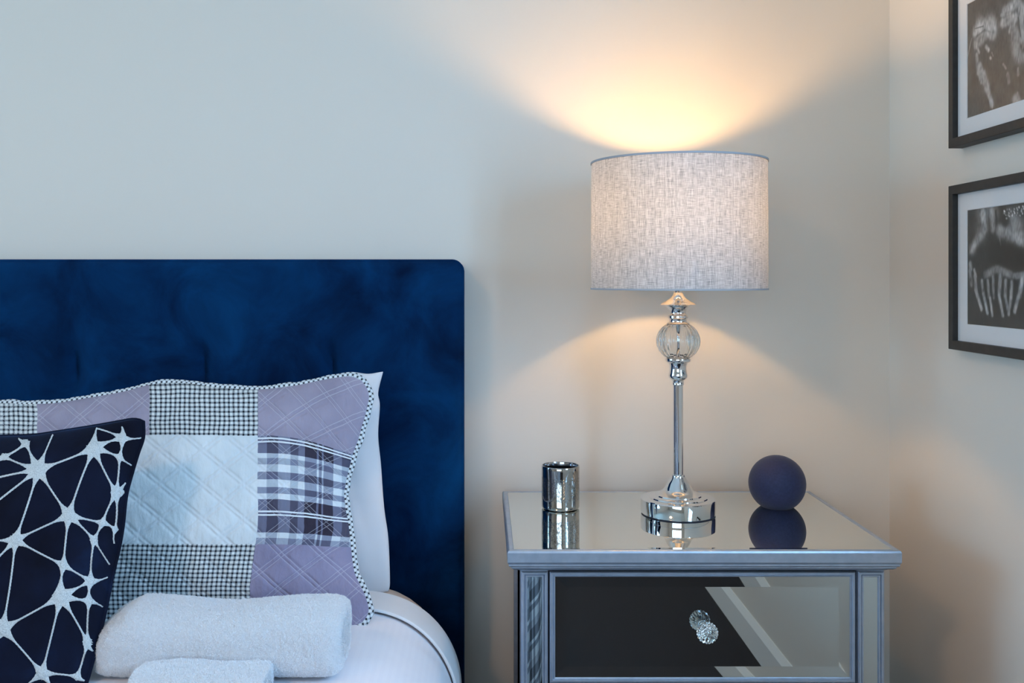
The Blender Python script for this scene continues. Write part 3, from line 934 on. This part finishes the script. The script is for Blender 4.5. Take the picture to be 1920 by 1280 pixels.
# ---- towels
def towel(name, x0, x1, yc, z0, hy, hz, seed, label, lift=None):
    """rolled/folded terry towel lying along x: superellipse section with soft ends"""
    nu, nk = 300, 150
    vs_, fs, uv = [], [], []
    L = x1 - x0; re = 0.022
    for i in range(nu + 1):
        s = i / nu
        x = x0 + L * s
        d = min(x - x0, x1 - x)
        f = 1.0 if d > re else math.sqrt(max(0.0, 1 - (1 - d / re) ** 2)) * 0.20 + 0.80
        if i in (0, nu): f *= 0.90
        for k in range(nk):
            a_ = 2 * PI * k / nk
            ca, sa = math.cos(a_), math.sin(a_)
            yy = hy * f * math.copysign(abs(ca) ** 0.52, ca)
            zz = hz * f * math.copysign(abs(sa) ** (0.68 if sa > 0 else 0.42), sa)
            sag = lift(s) if lift else 0.0
            p = Vector((x, yc + yy, z0 + hz + zz * 1.0 + (sag * (zz / hz + 1) / 2)))
            nn = Vector((0, ca, sa))
            dd = 0.0035 * noise.noise(p * 14 + Vector((seed, 0, 0))) + 0.0010 * noise.noise(p * 130) + 0.0012 * noise.noise(p * 330 + Vector((0, seed, 0)))
            if i in (0, nu): dd *= 0.3
            p += nn * dd
            p.x += 0.002 * noise.noise(p * 90)
            p.z = max(p.z, z0)
            vs_.append(p)
    for i in range(nu):
        for k in range(nk):
            k2 = (k + 1) % nk
            fs.append((i * nk + k, i * nk + k2, (i + 1) * nk + k2, (i + 1) * nk + k))
    # rolled ends: spiral caps pushed inward
    for i, sg in ((0, 1), (nu, -1)):
        ring0 = [i * nk + k for k in range(nk)]
        c = sum((Vector(vs_[q]) for q in ring0), Vector()) / nk
        prev = ring0
        for lv in range(1, 15):
            g = 1 - lv / 15
            row = []
            for q in ring0:
                p = Vector(vs_[q]); p = c + (p - c) * g
                a_ = math.atan2(p.z - c.z, p.y - c.y)
                sp = math.sin((1 - g) * 26 + a_)
                p.x = c.x + sg * (0.002 - 0.004 * sp * min(1, lv / 3))
                vs_.append(p); row.append(len(vs_) - 1)
            for k in range(nk):
                k2 = (k + 1) % nk
                fs.append((prev[k], row[k], row[k2], prev[k2]))
            prev = row
        vs_.append(c); ci = len(vs_) - 1
        for k in range(nk): fs.append((prev[k], ci, prev[(k + 1) % nk]))
    o = mesh(name, vs_, fs, M['terry'])
    bm = bmesh.new(); bm.from_mesh(o.data); bmesh.ops.recalc_face_normals(bm, faces=bm.faces); bm.to_mesh(o.data); bm.free()
    # terry pile: short loops standing on the cloth
    rs = np.random.RandomState(int(seed))
    me = o.data
    tri = []
    for pl_ in me.polygons:
        v_ = pl_.vertices
        tri.append((v_[0], v_[1], v_[2]))
        if len(v_) > 3: tri.append((v_[0], v_[2], v_[3]))
    tri = np.array(tri); co_ = np.empty(len(me.vertices) * 3); me.vertices.foreach_get('co', co_); co_ = co_.reshape(-1, 3)
    A_, B_, C_ = co_[tri[:, 0]], co_[tri[:, 1]], co_[tri[:, 2]]
    nr = np.cross(B_ - A_, C_ - A_); ar = np.linalg.norm(nr, axis=1); nr = nr / (ar[:, None] + 1e-12)
    N_ = int(L * (hy + hz) * 4 * 1.7e6)
    ix = rs.choice(len(tri), N_, p=ar / ar.sum())
    u_, w_ = rs.rand(N_), rs.rand(N_); fl_ = u_ + w_ > 1; u_[fl_] = 1 - u_[fl_]; w_[fl_] = 1 - w_[fl_]
    P_ = A_[ix] + (B_ - A_)[ix] * u_[:, None] + (C_ - A_)[ix] * w_[:, None]
    D_ = nr[ix] + rs.normal(0, 0.55, (N_, 3)); D_ /= np.linalg.norm(D_, axis=1)[:, None]
    S_ = np.cross(D_, rs.normal(0, 1, (N_, 3))); S_ /= np.linalg.norm(S_, axis=1)[:, None]
    ln = rs.uniform(0.0008, 0.0024, (N_, 1)); wd = 0.00028
    V_ = np.stack([P_ - S_ * wd, P_ + S_ * wd, P_ + D_ * ln * 0.7 + S_ * wd, P_ + D_ * ln], 1).reshape(-1, 3)
    V_[:, 2] = np.maximum(V_[:, 2], z0 - 0.001)
    pm = bpy.data.meshes.new('pile'); pm.vertices.add(len(V_)); pm.vertices.foreach_set('co', V_.ravel())
    pm.loops.add(N_ * 4); pm.loops.foreach_set('vertex_index', np.arange(N_ * 4, dtype=np.int32))
    pm.polygons.add(N_); pm.polygons.foreach_set('loop_start', np.arange(0, N_ * 4, 4, dtype=np.int32))
    pm.update(calc_edges=True)
    po = link('pile', pm, M['pile'], o, False); tag(po, kind='stuff')
    return tag(o, label, 'towel')
YT = 1.364
tx0 = (206 - VX) * YT / F; tx1 = (647 - VX) * 1.355 / F
towel('bath_towel', tx0, tx1, YT, 0.6075, 0.066, 0.0400, 3.0, 'large rolled white terry towel lying against the patchwork cushion',
      lambda s: 0.004 * math.sin(s * 9 + 0.5) - 0.018 * max(0, 0.12 - s) / 0.12 + 0.002)
ta0 = (262 - VX) * 1.27 / F; ta1 = (505 - VX) * 1.27 / F
towel('hand_towel', ta0, ta1, 1.2575, 0.6075, 0.042, 0.0180, 8.0, 'small white towel in front of the large rolled towel, cut by the picture edge')

# ------------------------------------------------------------------ nightstand
ns = empty('nightstand', (0.347, 1.74, 0))
tag(ns, 'mirrored nightstand with silver painted mouldings and glass knobs under the lamp', 'nightstand')
NX0, NX1, NY0, NY1, NZ = 0.0365, 0.6555, 1.523, 1.951, 0.721
hor = lambda a, b_, o: (a, b_, o)
# top slab edge with rounded nose, bead and lower cove
sweep_rect('top_frame', NX0, NX1, NY0, NY1,
           [(0.0195, NZ - 0.036), (0.0150, NZ - 0.0335), (0.0100, NZ - 0.0320), (0.0060, NZ - 0.0290), (0.0060, NZ - 0.0270), (0.0035, NZ - 0.0262), (0.0020, NZ - 0.0245), (0.0020, NZ - 0.0215), (0.0006, NZ - 0.0200), (0, NZ - 0.0180), (0, NZ - 0.0035), (0.0012, NZ - 0.0008), (0.0032, NZ + 0.0003), (0.0085, NZ + 0.0003), (0.0100, NZ - 0.0008), (0.0100, NZ - 0.006)],
           hor, M['silver_wood'], ns)
bevel_mirror('top_mirror', NX0 + 0.0102, NX1 - 0.0102, NY0 + 0.0102, NY1 - 0.0102, 0.0135, 0.0009, lambda a, b_, o: (a, b_, NZ - 0.0015 + o), M['mirror'], ns)['label'] = 'bevelled mirror top'
boxes('top_board', [(NX0 + 0.02, NX1 - 0.02, NY0 + 0.02, NY1 - 0.012, NZ - 0.036, NZ - 0.008)], M['shadow_gap'], ns)
BX0, BX1, BY0, BY1 = 0.0585, 0.6395, 1.553, 1.936
# carcass: dark box set back behind the posts
boxes('carcass', [(BX0 + 0.006, BX1 - 0.006, BY0 + 0.008, BY1, 0.10, NZ - 0.036)], M['shadow_gap'], ns)
fr_ = lambda a, b_, o: (a, BY0 - o, b_)
ZB = 0.10
PWD = 0.0435
for q, (px0, px1) in enumerate(((BX0, BX0 + PWD), (BX1 - PWD, BX1))):
    post = boxes('corner_post', [(px0, px1, BY0, BY0 + 0.04, 0.0, NZ - 0.036)], M['silver_wood'], ns, 0.0015)
    sweep_rect('post_moulding', px0 + 0.0008, px1 - 0.0008, ZB, NZ - 0.040, [(0, 0.0), (0, 0.003), (0.002, 0.0045), (0.0048, 0.0045), (0.0055, 0.002), (0.0065, 0.0036), (0.0085, 0.0036), (0.0098, 0.001), (0.0098, -0.001)], fr_, M['silver_wood'], ns)
    # the left strip of mirror sits a few degrees off square
    if q == 0: fn_ = lambda a, b_, o: (a, BY0 - 0.0018 - o - (a - px0 - 0.0218) * 0.085, b_)
    else: fn_ = lambda a, b_, o: (a, BY0 - 0.0004 - o, b_)
    sweep_rect('post_mirror', px0 + 0.0095, px1 - 0.0095, ZB + 0.009, NZ - 0.049, [(0, -0.0035), (0, 0.0)], fn_, M['mirror_front'], ns, False, True)
for ly in (BY1 - 0.04,):
    for lx in (BX0, BX1 - PWD):
        boxes('rear_post', [(lx, lx + PWD, ly, ly + 0.04, 0.0, NZ - 0.036)], M['silver_wood'], ns, 0.0015)
# side mirrors
for q, sx in enumerate((BX0, BX1)):
    sgn = -1 if q == 0 else 1
    fs_ = lambda a, b_, o, sx=sx, sgn=sgn: (sx + sgn * (o - 0.006), a, b_)
    sweep_rect('side_frame', BY0 + 0.04, BY1 - 0.04, ZB, NZ - 0.038, [(0, 0), (0, 0.006), (0.009, 0.006), (0.011, 0.001)], fs_, M['silver_wood'], ns)
    bevel_mirror('side_mirror', BY0 + 0.05, BY1 - 0.05, ZB + 0.01, NZ - 0.048, 0.014, 0.001, fs_, M['mirror'], ns)
boxes('plinth', [(BX0 + PWD, BX1 - PWD, BY0 + 0.004, BY0 + 0.03, 0.075, 0.105)], M['silver_wood'], ns, 0.002)
DX0, DX1 = 0.1045, 0.5925
def make_drawer(z0, z1, first):
    d = boxes('drawer', [(DX0, DX1, BY0 - 0.001, BY0 + 0.006, z0, z1)], M['shadow_gap'], ns)
    sweep_rect('drawer_moulding', DX0, DX1, z0, z1, [(0, 0.0), (0, 0.0035), (0.0018, 0.0055), (0.0045, 0.0055), (0.0062, 0.0030), (0.0072, 0.0040), (0.0086, 0.0036), (0.0092, 0.0)], fr_, M['silver_wood'], d)
    bevel_mirror('drawer_mirror', DX0 + 0.009, DX1 - 0.009, z0 + 0.009, z1 - 0.009, 0.0165, 0.0010, lambda a, b_, o: (a, BY0 - 0.0012 - o, b_), M['mirror_front'], d)
    kx, kz = 0.3505, (z0 + z1) / 2
    ymir = BY0 - 0.0026
    lathe('knob_mount', [(0.0, 0.0), (0.0085, 0.0), (0.0085, 0.004), (0.0065, 0.006), (0.0058, 0.013), (0.0, 0.013)], M['chrome'], d, (kx, ymir, kz), 32, None, 'y')
    prof = [(0.0, 0.012), (0.0060, 0.012), (0.0085, 0.015), (0.0150, 0.021), (0.0167, 0.026), (0.0160, 0.0295), (0.0125, 0.0335), (0.0085, 0.0345), (0.0050, 0.0325), (0.0020, 0.0340), (0.0, 0.0340)]
    fl = lambda a_, z: 1 + 0.035 * (1 if int(round(a_ / (2 * PI) * 40)) % 2 else -1)
    lathe('knob', prof, M['crystal'], d, (kx, ymir, kz), 40, fl, 'y', False)['label'] = 'faceted glass knob'
    return d
for z0, z1 in ((0.503, 0.681), (0.314, 0.492), (0.125, 0.303)): make_drawer(z0, z1, True)

# ------------------------------------------------------------------ lamp
LX, LY = 0.354, 1.772
Z0 = NZ - 0.0014
lamp = empty('table_lamp', (LX, LY, Z0))
tag(lamp, 'lit table lamp with chrome stem, ribbed glass globe and woven linen drum shade', 'lamp')
S = LY / F
def zz(py): return CAMZ - (py - VY) * S
def L(l): return [(r * S, zz(y)) for r, y in l]
lo = (LX, LY, 0)
lathe('base_pad', [(0, Z0), (0.0662, Z0), (0.0662, Z0 + 0.0022), (0, Z0 + 0.0022)], M['shadow_gap'], lamp, lo, 96)['label'] = 'black felt pad under the base'
base = [(0, Z0 + 0.0018), (0.0668, Z0 + 0.0018), (0.0668, Z0 + 0.0024), (0.0675, Z0 + 0.004), (0.0675, zz(934.5)), (0.0662, zz(933)), (0.058, zz(932)), (0.054, zz(931.4)), (0.053, zz(929.5)), (0.046, zz(928.6)), (0.043, zz(927.6)), (0.042, zz(925.5)), (0.034, zz(922.5)), (0.0275, zz(918)), (0.0235, zz(912)), (0.0205, zz(905)), (0.0165, zz(899)), (0.0135, zz(895)), (0.0120, zz(892)), (0.0118, zz(889.5)), (0.0095, zz(888.5)), (0, zz(888.5))]
autosmooth(lathe('lamp_base', base, M['chrome'], lamp, lo, 128), 38)
autosmooth(lathe('stem', [(0, zz(889)), (0.0090, zz(889)), (0.0090, zz(722)), (0.0105, zz(721)), (0.0105, zz(717)), (0.0092, zz(715)), (0, zz(715))], M['chrome'], lamp, lo, 64), 38)
low = L([(0, 716), (10, 716), (10.5, 713), (14, 711), (17.5, 707), (18, 703), (16.5, 698), (15.3, 691), (15.8, 685), (17.5, 681.5), (18, 680), (21, 678.5), (23.5, 676.5), (24, 674), (23.5, 671.7), (20, 671.2), (19, 671.2), (0, 671.2)])
autosmooth(lathe('lower_collar', low, M['chrome'], lamp, lo, 96), 38)
gl = []
for k in range(25):
    t = k / 24; a_ = -1.02 + 2.06 * t
    gl.append((40 * math.cos(a_) ** 0.9, 639 - 36.5 * math.sin(a_)))
rib = lambda a_, z: 1 + 0.032 * (abs(math.cos(a_ * 10)) - 0.5) * 2 * math.sin(PI * min(1, max(0, (z - zz(671)) / (zz(607) - zz(671)))))
outer = [(r * S, zz(y)) for r, y in gl]
inner = [((r - 4.5) * S, zz(639 + (y - 639) * 0.93)) for r, y in gl][::-1]
lathe('glass_globe', outer + inner, M['glass'], lamp, lo, 240, rib, closed=True)['label'] = 'ribbed clear glass globe'
lathe('inner_rod', L([(0, 671), (4.2, 671), (4.2, 608), (0, 608)]), M['chrome'], lamp, lo, 32)
up = L([(0, 608.5), (20.5, 608.5), (21.5, 606.5), (20.5, 604.5), (16.5, 603), (16, 600), (17, 597.5), (19, 595.5), (19, 592), (17, 590.5), (15, 588.5), (14.5, 585), (16, 581), (19.5, 577), (23, 574), (23.5, 573), (0, 573)])
autosmooth(lathe('upper_collar', up, M['chrome'], lamp, lo, 96), 38)
cap = L([(0, 573), (28, 572.5), (33, 571.5), (34, 570.5), (31, 568.5), (23, 564.5), (16, 560), (11.5, 555.5), (9, 551), (8.2, 549), (0, 549)])
autosmooth(lathe('canopy_cap', cap, M['chrome'], lamp, lo, 96), 38)
lathe('socket', L([(0, 549.5), (8, 549.5), (8, 520), (14, 516), (14, 470), (0, 470)]), M['chrome'], lamp, lo, 48)
zb0, zt0 = 1.1285, 1.3600
RS = 0.158
segs = 128
sh_ = lathe('lamp_shade', [(RS, zb0), (RS, (zb0 + zt0) / 2), (RS - 0.0006, zt0)], M['linen_shade'], lamp, lo, segs, uvm=True)
# proper UVs in metres for the weave
uvl = sh_.data.uv_layers['UVMap'] if 'UVMap' in sh_.data.uv_layers else sh_.data.uv_layers[0]
for p in sh_.data.polygons:
    cx = p.center.x - LX; cy = p.center.y - LY
    ac = math.atan2(cy, cx)
    for li in p.loop_indices:
        v = sh_.data.vertices[sh_.data.loops[li].vertex_index].co
        a_ = math.atan2(v.y - LY, v.x - LX)
        if a_ - ac > PI: a_ -= 2 * PI
        if ac - a_ > PI: a_ += 2 * PI
        uvl.data[li].uv = (a_ * RS, v.z)
def ring_trim(name, z0, z1, lab):
    o = lathe(name, [(RS + 0.0010, z0), (RS + 0.0010, z1), (RS - 0.0024, z1), (RS - 0.0024, z0)], M['shade_trim'], lamp, lo, 128, closed=True)
    autosmooth(o, 38); o['label'] = lab
ring_trim('top_trim', zt0 - 0.0028, zt0 + 0.0006, 'blue-grey top rim tape')
ring_trim('bottom_trim', zb0 - 0.0006, zb0 + 0.0024, 'blue-grey bottom rim tape')
# spider: three wires from ring to socket
zsp = 1.165
bm = bmesh.new()
def wire(bm, p, q, r):
    d = q - p; mt = Matrix.Translation((p + q) / 2) @ d.to_track_quat('Z', 'Y').to_matrix().to_4x4()
    bmesh.ops.create_cone(bm, cap_ends=True, segments=8, radius1=r, radius2=r, depth=d.length, matrix=mt)
for k in range(3):
    a_ = 0.5 + k * 2 * PI / 3
    wire(bm, Vector((LX + 0.012 * math.cos(a_), LY + 0.012 * math.sin(a_), zsp)), Vector((LX + 0.155 * math.cos(a_), LY + 0.155 * math.sin(a_), zsp + 0.012)), 0.0014)
frombm('spider', bm, M['chrome'], lamp)
ZBULB = 1.241
bl = [(0.0295 * math.cos(-0.36 + (PI / 2 + 0.36) * k / 18), ZBULB + 0.0295 * math.sin(-0.36 + (PI / 2 + 0.36) * k / 18)) for k in range(19)]
lathe('bulb', bl, M['bulb'], lamp, lo, 40)['label'] = 'lit warm white dome of the bulb'
lathe('bulb_neck', [(0.0, 1.180), (0.013, 1.180), (0.013, 1.196), (0.018, 1.206), (0.0262, 1.2265), (0.0276, ZBULB - 0.0106), (0.0, ZBULB - 0.0106)], M['plastic_white'], lamp, lo, 40)

# added, unseen: glowing ceiling disc that fills the room with warm light
cl = empty('added_warm_fill', (-1.3, -0.6, H)); tag(cl, 'added unseen warm fill light, shaped as a round flush ceiling fitting', 'added fill light')
lathe('fill_base', [(0, H), (0.21, H), (0.21, H - 0.03), (0.19, H - 0.035), (0, H - 0.035)], M['trim'], cl, (-1.3, -0.6, 0), 48)
m, nt, b = new_mat('warm_fill_emitter')
setv(b, Base_Color=(0.9, 0.85, 0.8, 1), Emission_Color=(1.0, 0.60, 0.30, 1), Emission_Strength=62.0)
lathe('fill_diffuser', [(0.188, H - 0.035)] + [(0.188 * math.cos(PI / 2 * k / 8), H - 0.035 - 0.045 * math.sin(PI / 2 * k / 8)) for k in range(1, 9)], m, cl, (-1.3, -0.6, 0), 48)

# ------------------------------------------------------------------ candle cup
cx_, cy_ = (1051 - VX) * 1.813 / F, 1.813
cup = empty('candle_cup', (cx_, cy_, Z0))
tag(cup, 'mercury glass candle holder with an etched frieze on the mirrored nightstand', 'candle holder')
rc_ = 0.0352; zc = CAMZ - (872 - VY) * cy_ / F
outp = [(0.0, Z0 + 0.0), (rc_ - 0.004, Z0), (rc_ - 0.001, Z0 + 0.0015), (rc_, Z0 + 0.004)]
outp += [(rc_, Z0 + 0.004 + (zc - Z0 - 0.006) * k / 16) for k in range(1, 17)] + [(rc_ - 0.0008, zc), (rc_ - 0.0018, zc)]
autosmooth(lathe('cup_body', outp, M['mercury'], cup, (cx_, cy_, 0), 96, lambda a_, z: 1 + 0.006 * math.sin(2 * a_ + 1) * (z - Z0) / 0.08, uvm=True), 45)
inp = [(rc_ - 0.0018, zc), (rc_ - 0.0026, zc - 0.003)] + [(rc_ - 0.0027, zc - 0.003 - 0.058 * k / 8) for k in range(1, 9)] + [(rc_ - 0.008, Z0 + 0.012), (0, Z0 + 0.011)]
lathe('inner_wall', inp, M['mercury_in'], cup, (cx_, cy_, 0), 96, lambda a_, z: 1 + 0.006 * math.sin(2 * a_ + 1) * (z - Z0) / 0.08)
lathe('rim', [(rc_ - 0.0004, zc - 0.0008), (rc_ - 0.0004, zc + 0.0004), (rc_ - 0.0020, zc + 0.0004), (rc_ - 0.0020, zc - 0.0008)], M['mercury_in'], cup, (cx_, cy_, 0), 96, closed=True)

# ------------------------------------------------------------------ navy ball
bx_, by_ = (1457 - VX) * 1.824 / F, 1.824
rb = 0.0523
zc2 = Z0 + 0.0440
pr = []
a0 = math.asin(-(zc2 - Z0) / rb)
pr.append((0.0, Z0))
for k in range(41):
    a_ = a0 + (PI / 2 - a0) * k / 40
    pr.append((rb * math.cos(a_), zc2 + rb * math.sin(a_)))
tag(autosmooth(lathe('ball_ornament', pr, M['navy_ball'], None, (bx_, by_, 0), 96), 50), 'matt navy blue ball ornament on the right of the mirrored nightstand', 'ornament')

# ------------------------------------------------------------------ framed photographs on the right wall
def art_mesh(s, h, strokes, base, seed, spec=None):
    """soft capsule strokes -> grey value; s,h arrays in metres"""
    v = np.full(s.shape, base)
    for (x0, y0, x1, y1, r, val) in strokes:
        dx, dy = x1 - x0, y1 - y0
        l2 = dx * dx + dy * dy + 1e-9
        t = np.clip(((s - x0) * dx + (h - y0) * dy) / l2, 0, 1)
        d = np.hypot(s - x0 - t * dx, h - y0 - t * dy)
        m_ = 1.0 / (1.0 + np.exp((d - r) / (r * 0.22)))
        v = v * (1 - m_) + val * m_
    return v
def picture(name, zoff, strokes, base, label, seed, cad=True):
    PZ0, PZ1, PY1 = 1.0256 + zoff, 1.309 + zoff, 1.694
    PY0 = PY1 - 0.345
    root = empty(name, (X1, (PY0 + PY1) / 2, PZ0))
    tag(root, label, 'picture')
    fn_ = lambda a, b_, o: (X1 - 0.001 - o, a, b_)
    sweep_rect('picture_frame', PY0, PY1, PZ0, PZ1, [(0.0, 0.0), (0.0, 0.0235), (0.0008, 0.0243), (0.0148, 0.0243), (0.0155, 0.0235), (0.0155, 0.012)], fn_, M['black_wood'], root)
    boxes('backing', [(X1 - 0.010, X1 - 0.002, PY0 + 0.004, PY1 - 0.004, PZ0 + 0.004, PZ1 - 0.004)], M['black_wood'], root)
    y1_, y0_ = 1.6485, 1.6485 - 0.253
    pz0, pz1 = 1.0702 + zoff, 1.2645 + zoff
    # mount with its window
    sweep_rect('mount', PY0 + 0.012, PY1 - 0.012, PZ0 + 0.012, PZ1 - 0.012, [(0, 0.0145), (y0_ - PY0 - 0.012 , 0.0145)], fn_, M['card'], root) if False else None
    A0, A1, B0, B1 = PY0 + 0.012, PY1 - 0.012, PZ0 + 0.012, PZ1 - 0.012
    xm = X1 - 0.0158
    vs_ = [(xm, a, b_) for a, b_ in ((A0, B0), (A1, B0), (A1, B1), (A0, B1))] + [(xm, a, b_) for a, b_ in ((y0_, pz0), (y1_, pz0), (y1_, pz1), (y0_, pz1))] + [(xm + 0.0014, a, b_) for a, b_ in ((y0_ + .001, pz0 + .001), (y1_ - .001, pz0 + .001), (y1_ - .001, pz1 - .001), (y0_ + .001, pz1 - .001))]
    fs = []
    for k in range(4):
        k2 = (k + 1) % 4
        fs += [(k, k2, 4 + k2, 4 + k), (4 + k, 4 + k2, 8 + k2, 8 + k)]
    mesh('mount', vs_, fs, M['card'], root, False)['label'] = 'white card mount'
    # the print
    nu, nv = 300, 240
    ss = np.linspace(0, 0.253, nu + 1); hh = np.linspace(0, pz1 - pz0, nv + 1)
    Sg, Hg = np.meshgrid(ss, hh)
    val = art_mesh(Sg, Hg, strokes, base, seed)
    vs_ = [(xm + 0.0012, y1_ - Sg[j, i], pz0 + Hg[j, i]) for j in range(nv + 1) for i in range(nu + 1)]
    fs = [(j * (nu + 1) + i, (j + 1) * (nu + 1) + i, (j + 1) * (nu + 1) + i + 1, j * (nu + 1) + i + 1) for j in range(nv) for i in range(nu)]
    o = mesh('photo_print', vs_, fs, M['print'], root, False)
    o['label'] = 'black and white photograph of hands held to a face'
    ca = o.data.color_attributes.new('print', 'FLOAT_COLOR', 'POINT')
    vf = val.ravel()
    rs = np.random.RandomState(seed)
    tx = np.array([noise.noise(Vector((v[1] * 260, v[2] * 120, seed))) for v in vs_])
    t2 = np.array([noise.noise(Vector((v[1] * 60, v[2] * 45, seed + 4))) for v in vs_])
    vf = np.clip(vf * (1 + 0.6 * tx + 0.7 * t2), 0.004, 1)
    colr = np.stack([vf * 1.02, vf * 1.0, vf * 0.99, np.ones_like(vf)], 1).astype(np.float32)
    ca.data.foreach_set('color', colr.ravel())
    mesh('glazing', [(X1 - 0.0185, a, b_) for a, b_ in ((A0, B0), (A1, B0), (A1, B1), (A0, B1))], [(0, 3, 2, 1)], M['pane'], root, False)['label'] = 'clear glass pane'
    return root
XP = X1 - 0.0152
def conv(sc_, ox, oy, zb):
    def f(zx, zy):
        px, py = ox + zx / sc_, oy + zy / sc_
        Y = F * XP / (px - VX)
        return 1.6485 - Y, CAMZ - (py - VY) * Y / F - zb
    return f
def strokes_of(lst, f, sc_):
    out = []
    for (x0, y0, x1, y1, r, v) in lst:
        a_ = f(x0, y0); b_ = f(x1, y1)
        out.append((a_[0], a_[1], b_[0], b_[1], r / sc_ * 1.6 / F * 1.45, v))
    return out
low_s = [(350, 290, 340, 400, 42, .16), (330, 280, 420, 300, 30, .14), (345, 300, 350, 400, 18, .42), (400, 290, 408, 400, 16, .30), (350, 400, 275, 530, 22, .24), (330, 440, 268, 540, 11, .36),
         (425, 290, 440, 480, 7, .02), (530, 330, 570, 400, 46, .12), (540, 350, 560, 380, 24, .28), (450, 415, 590, 455, 26, .30), (540, 440, 600, 480, 22, .45), (485, 345, 486, 350, 26, .008), (440, 400, 456, 500, 4, .25),
         (420, 560, 590, 600, 50, .006),
         (265, 620, 268, 650, 11, .35), (262, 670, 272, 750, 11, .28), (290, 660, 300, 700, 8, .30),
         (360, 690, 425, 656, 15, .22), (440, 656, 520, 690, 15, .22), (540, 700, 600, 690, 12, .28), (430, 700, 436, 720, 8, .02),
         (294, 700, 300, 780, 11, .30), (300, 790, 335, 905, 10, .42), (338, 730, 345, 800, 9, .26), (348, 810, 372, 930, 9, .40), (375, 730, 383, 830, 9, .22), (390, 840, 404, 945, 8, .38), (408, 700, 412, 830, 9, .22),
         (455, 690, 448, 800, 12, .26), (446, 820, 470, 945, 9, .40), (488, 730, 484, 820, 10, .30), (486, 830, 506, 935, 8, .30), (526, 740, 522, 830, 10, .32), (520, 840, 508, 935, 9, .34), (592, 720, 575, 820, 12, .42), (568, 830, 545, 920, 10, .38)]
rr_ = random.Random(5)
for i in range(7):
    for k in range(4):
        bx = 476 + i * 20 + k * 6 + rr_.uniform(-6, 6); by = 285 - i * 5 + k * 15 + rr_.uniform(-5, 5)
        low_s.append((bx, by, bx + rr_.uniform(0, 6), by + rr_.uniform(0, 5), rr_.uniform(2.2, 4.0), rr_.uniform(.3, .8)))
f_lo = conv(3.367, 1740, 310, 1.0702)
picture('framed_photo', 0.0, strokes_of(low_s, f_lo, 3.367), 0.018, 'black framed photograph with two palms pressed to a face, hanging below the other frame', 2)
up_s = [(430, 250, 540, 230, 55, .40), (400, 270, 480, 215, 22, .52), (480, 215, 560, 250, 22, .50), (400, 245, 470, 225, 4, .15), (410, 320, 480, 262, 8, .10), (480, 262, 560, 292, 8, .10),
        (415, 370, 490, 310, 30, .50), (490, 310, 560, 305, 24, .45), (420, 400, 435, 450, 9, .45), (500, 380, 560, 460, 42, .05), (495, 400, 515, 430, 12, .48), (530, 495, 536, 500, 8, .4), (545, 450, 555, 480, 4, .25),
        (415, 470, 425, 620, 14, .28), (430, 600, 445, 670, 16, .35), (440, 560, 455, 600, 18, .45), (470, 640, 500, 740, 26, .35), (500, 740, 545, 900, 18, .36), (455, 700, 500, 700, 14, .30),
        (330, 520, 370, 330, 5, .22), (330, 590, 340, 610, 4, .25),
        (660, 90, 760, 30, 28, .45), (760, 30, 815, 90, 26, .50), (625, 130, 700, 110, 10, .3), (640, 195, 745, 150, 26, .48), (745, 160, 700, 260, 16, .4), (715, 200, 745, 320, 24, .36), (740, 320, 770, 470, 44, .28), (790, 80, 815, 330, 22, .38), (770, 150, 790, 310, 5, .03), (820, 350, 835, 480, 30, .3),
        (640, 550, 665, 585, 7, .25), (680, 640, 690, 700, 14, .22), (768, 590, 770, 640, 9, .25), (745, 850, 775, 890, 26, .35), (765, 800, 775, 850, 10, .25)]
f_up = conv(4.572, 1740, 0, 1.0702 + 0.3494)
picture('framed_photo', 0.3494, strokes_of(up_s, f_up, 4.572), 0.045, 'black framed photograph with hands over the eyes, hanging above the other frame', 3)
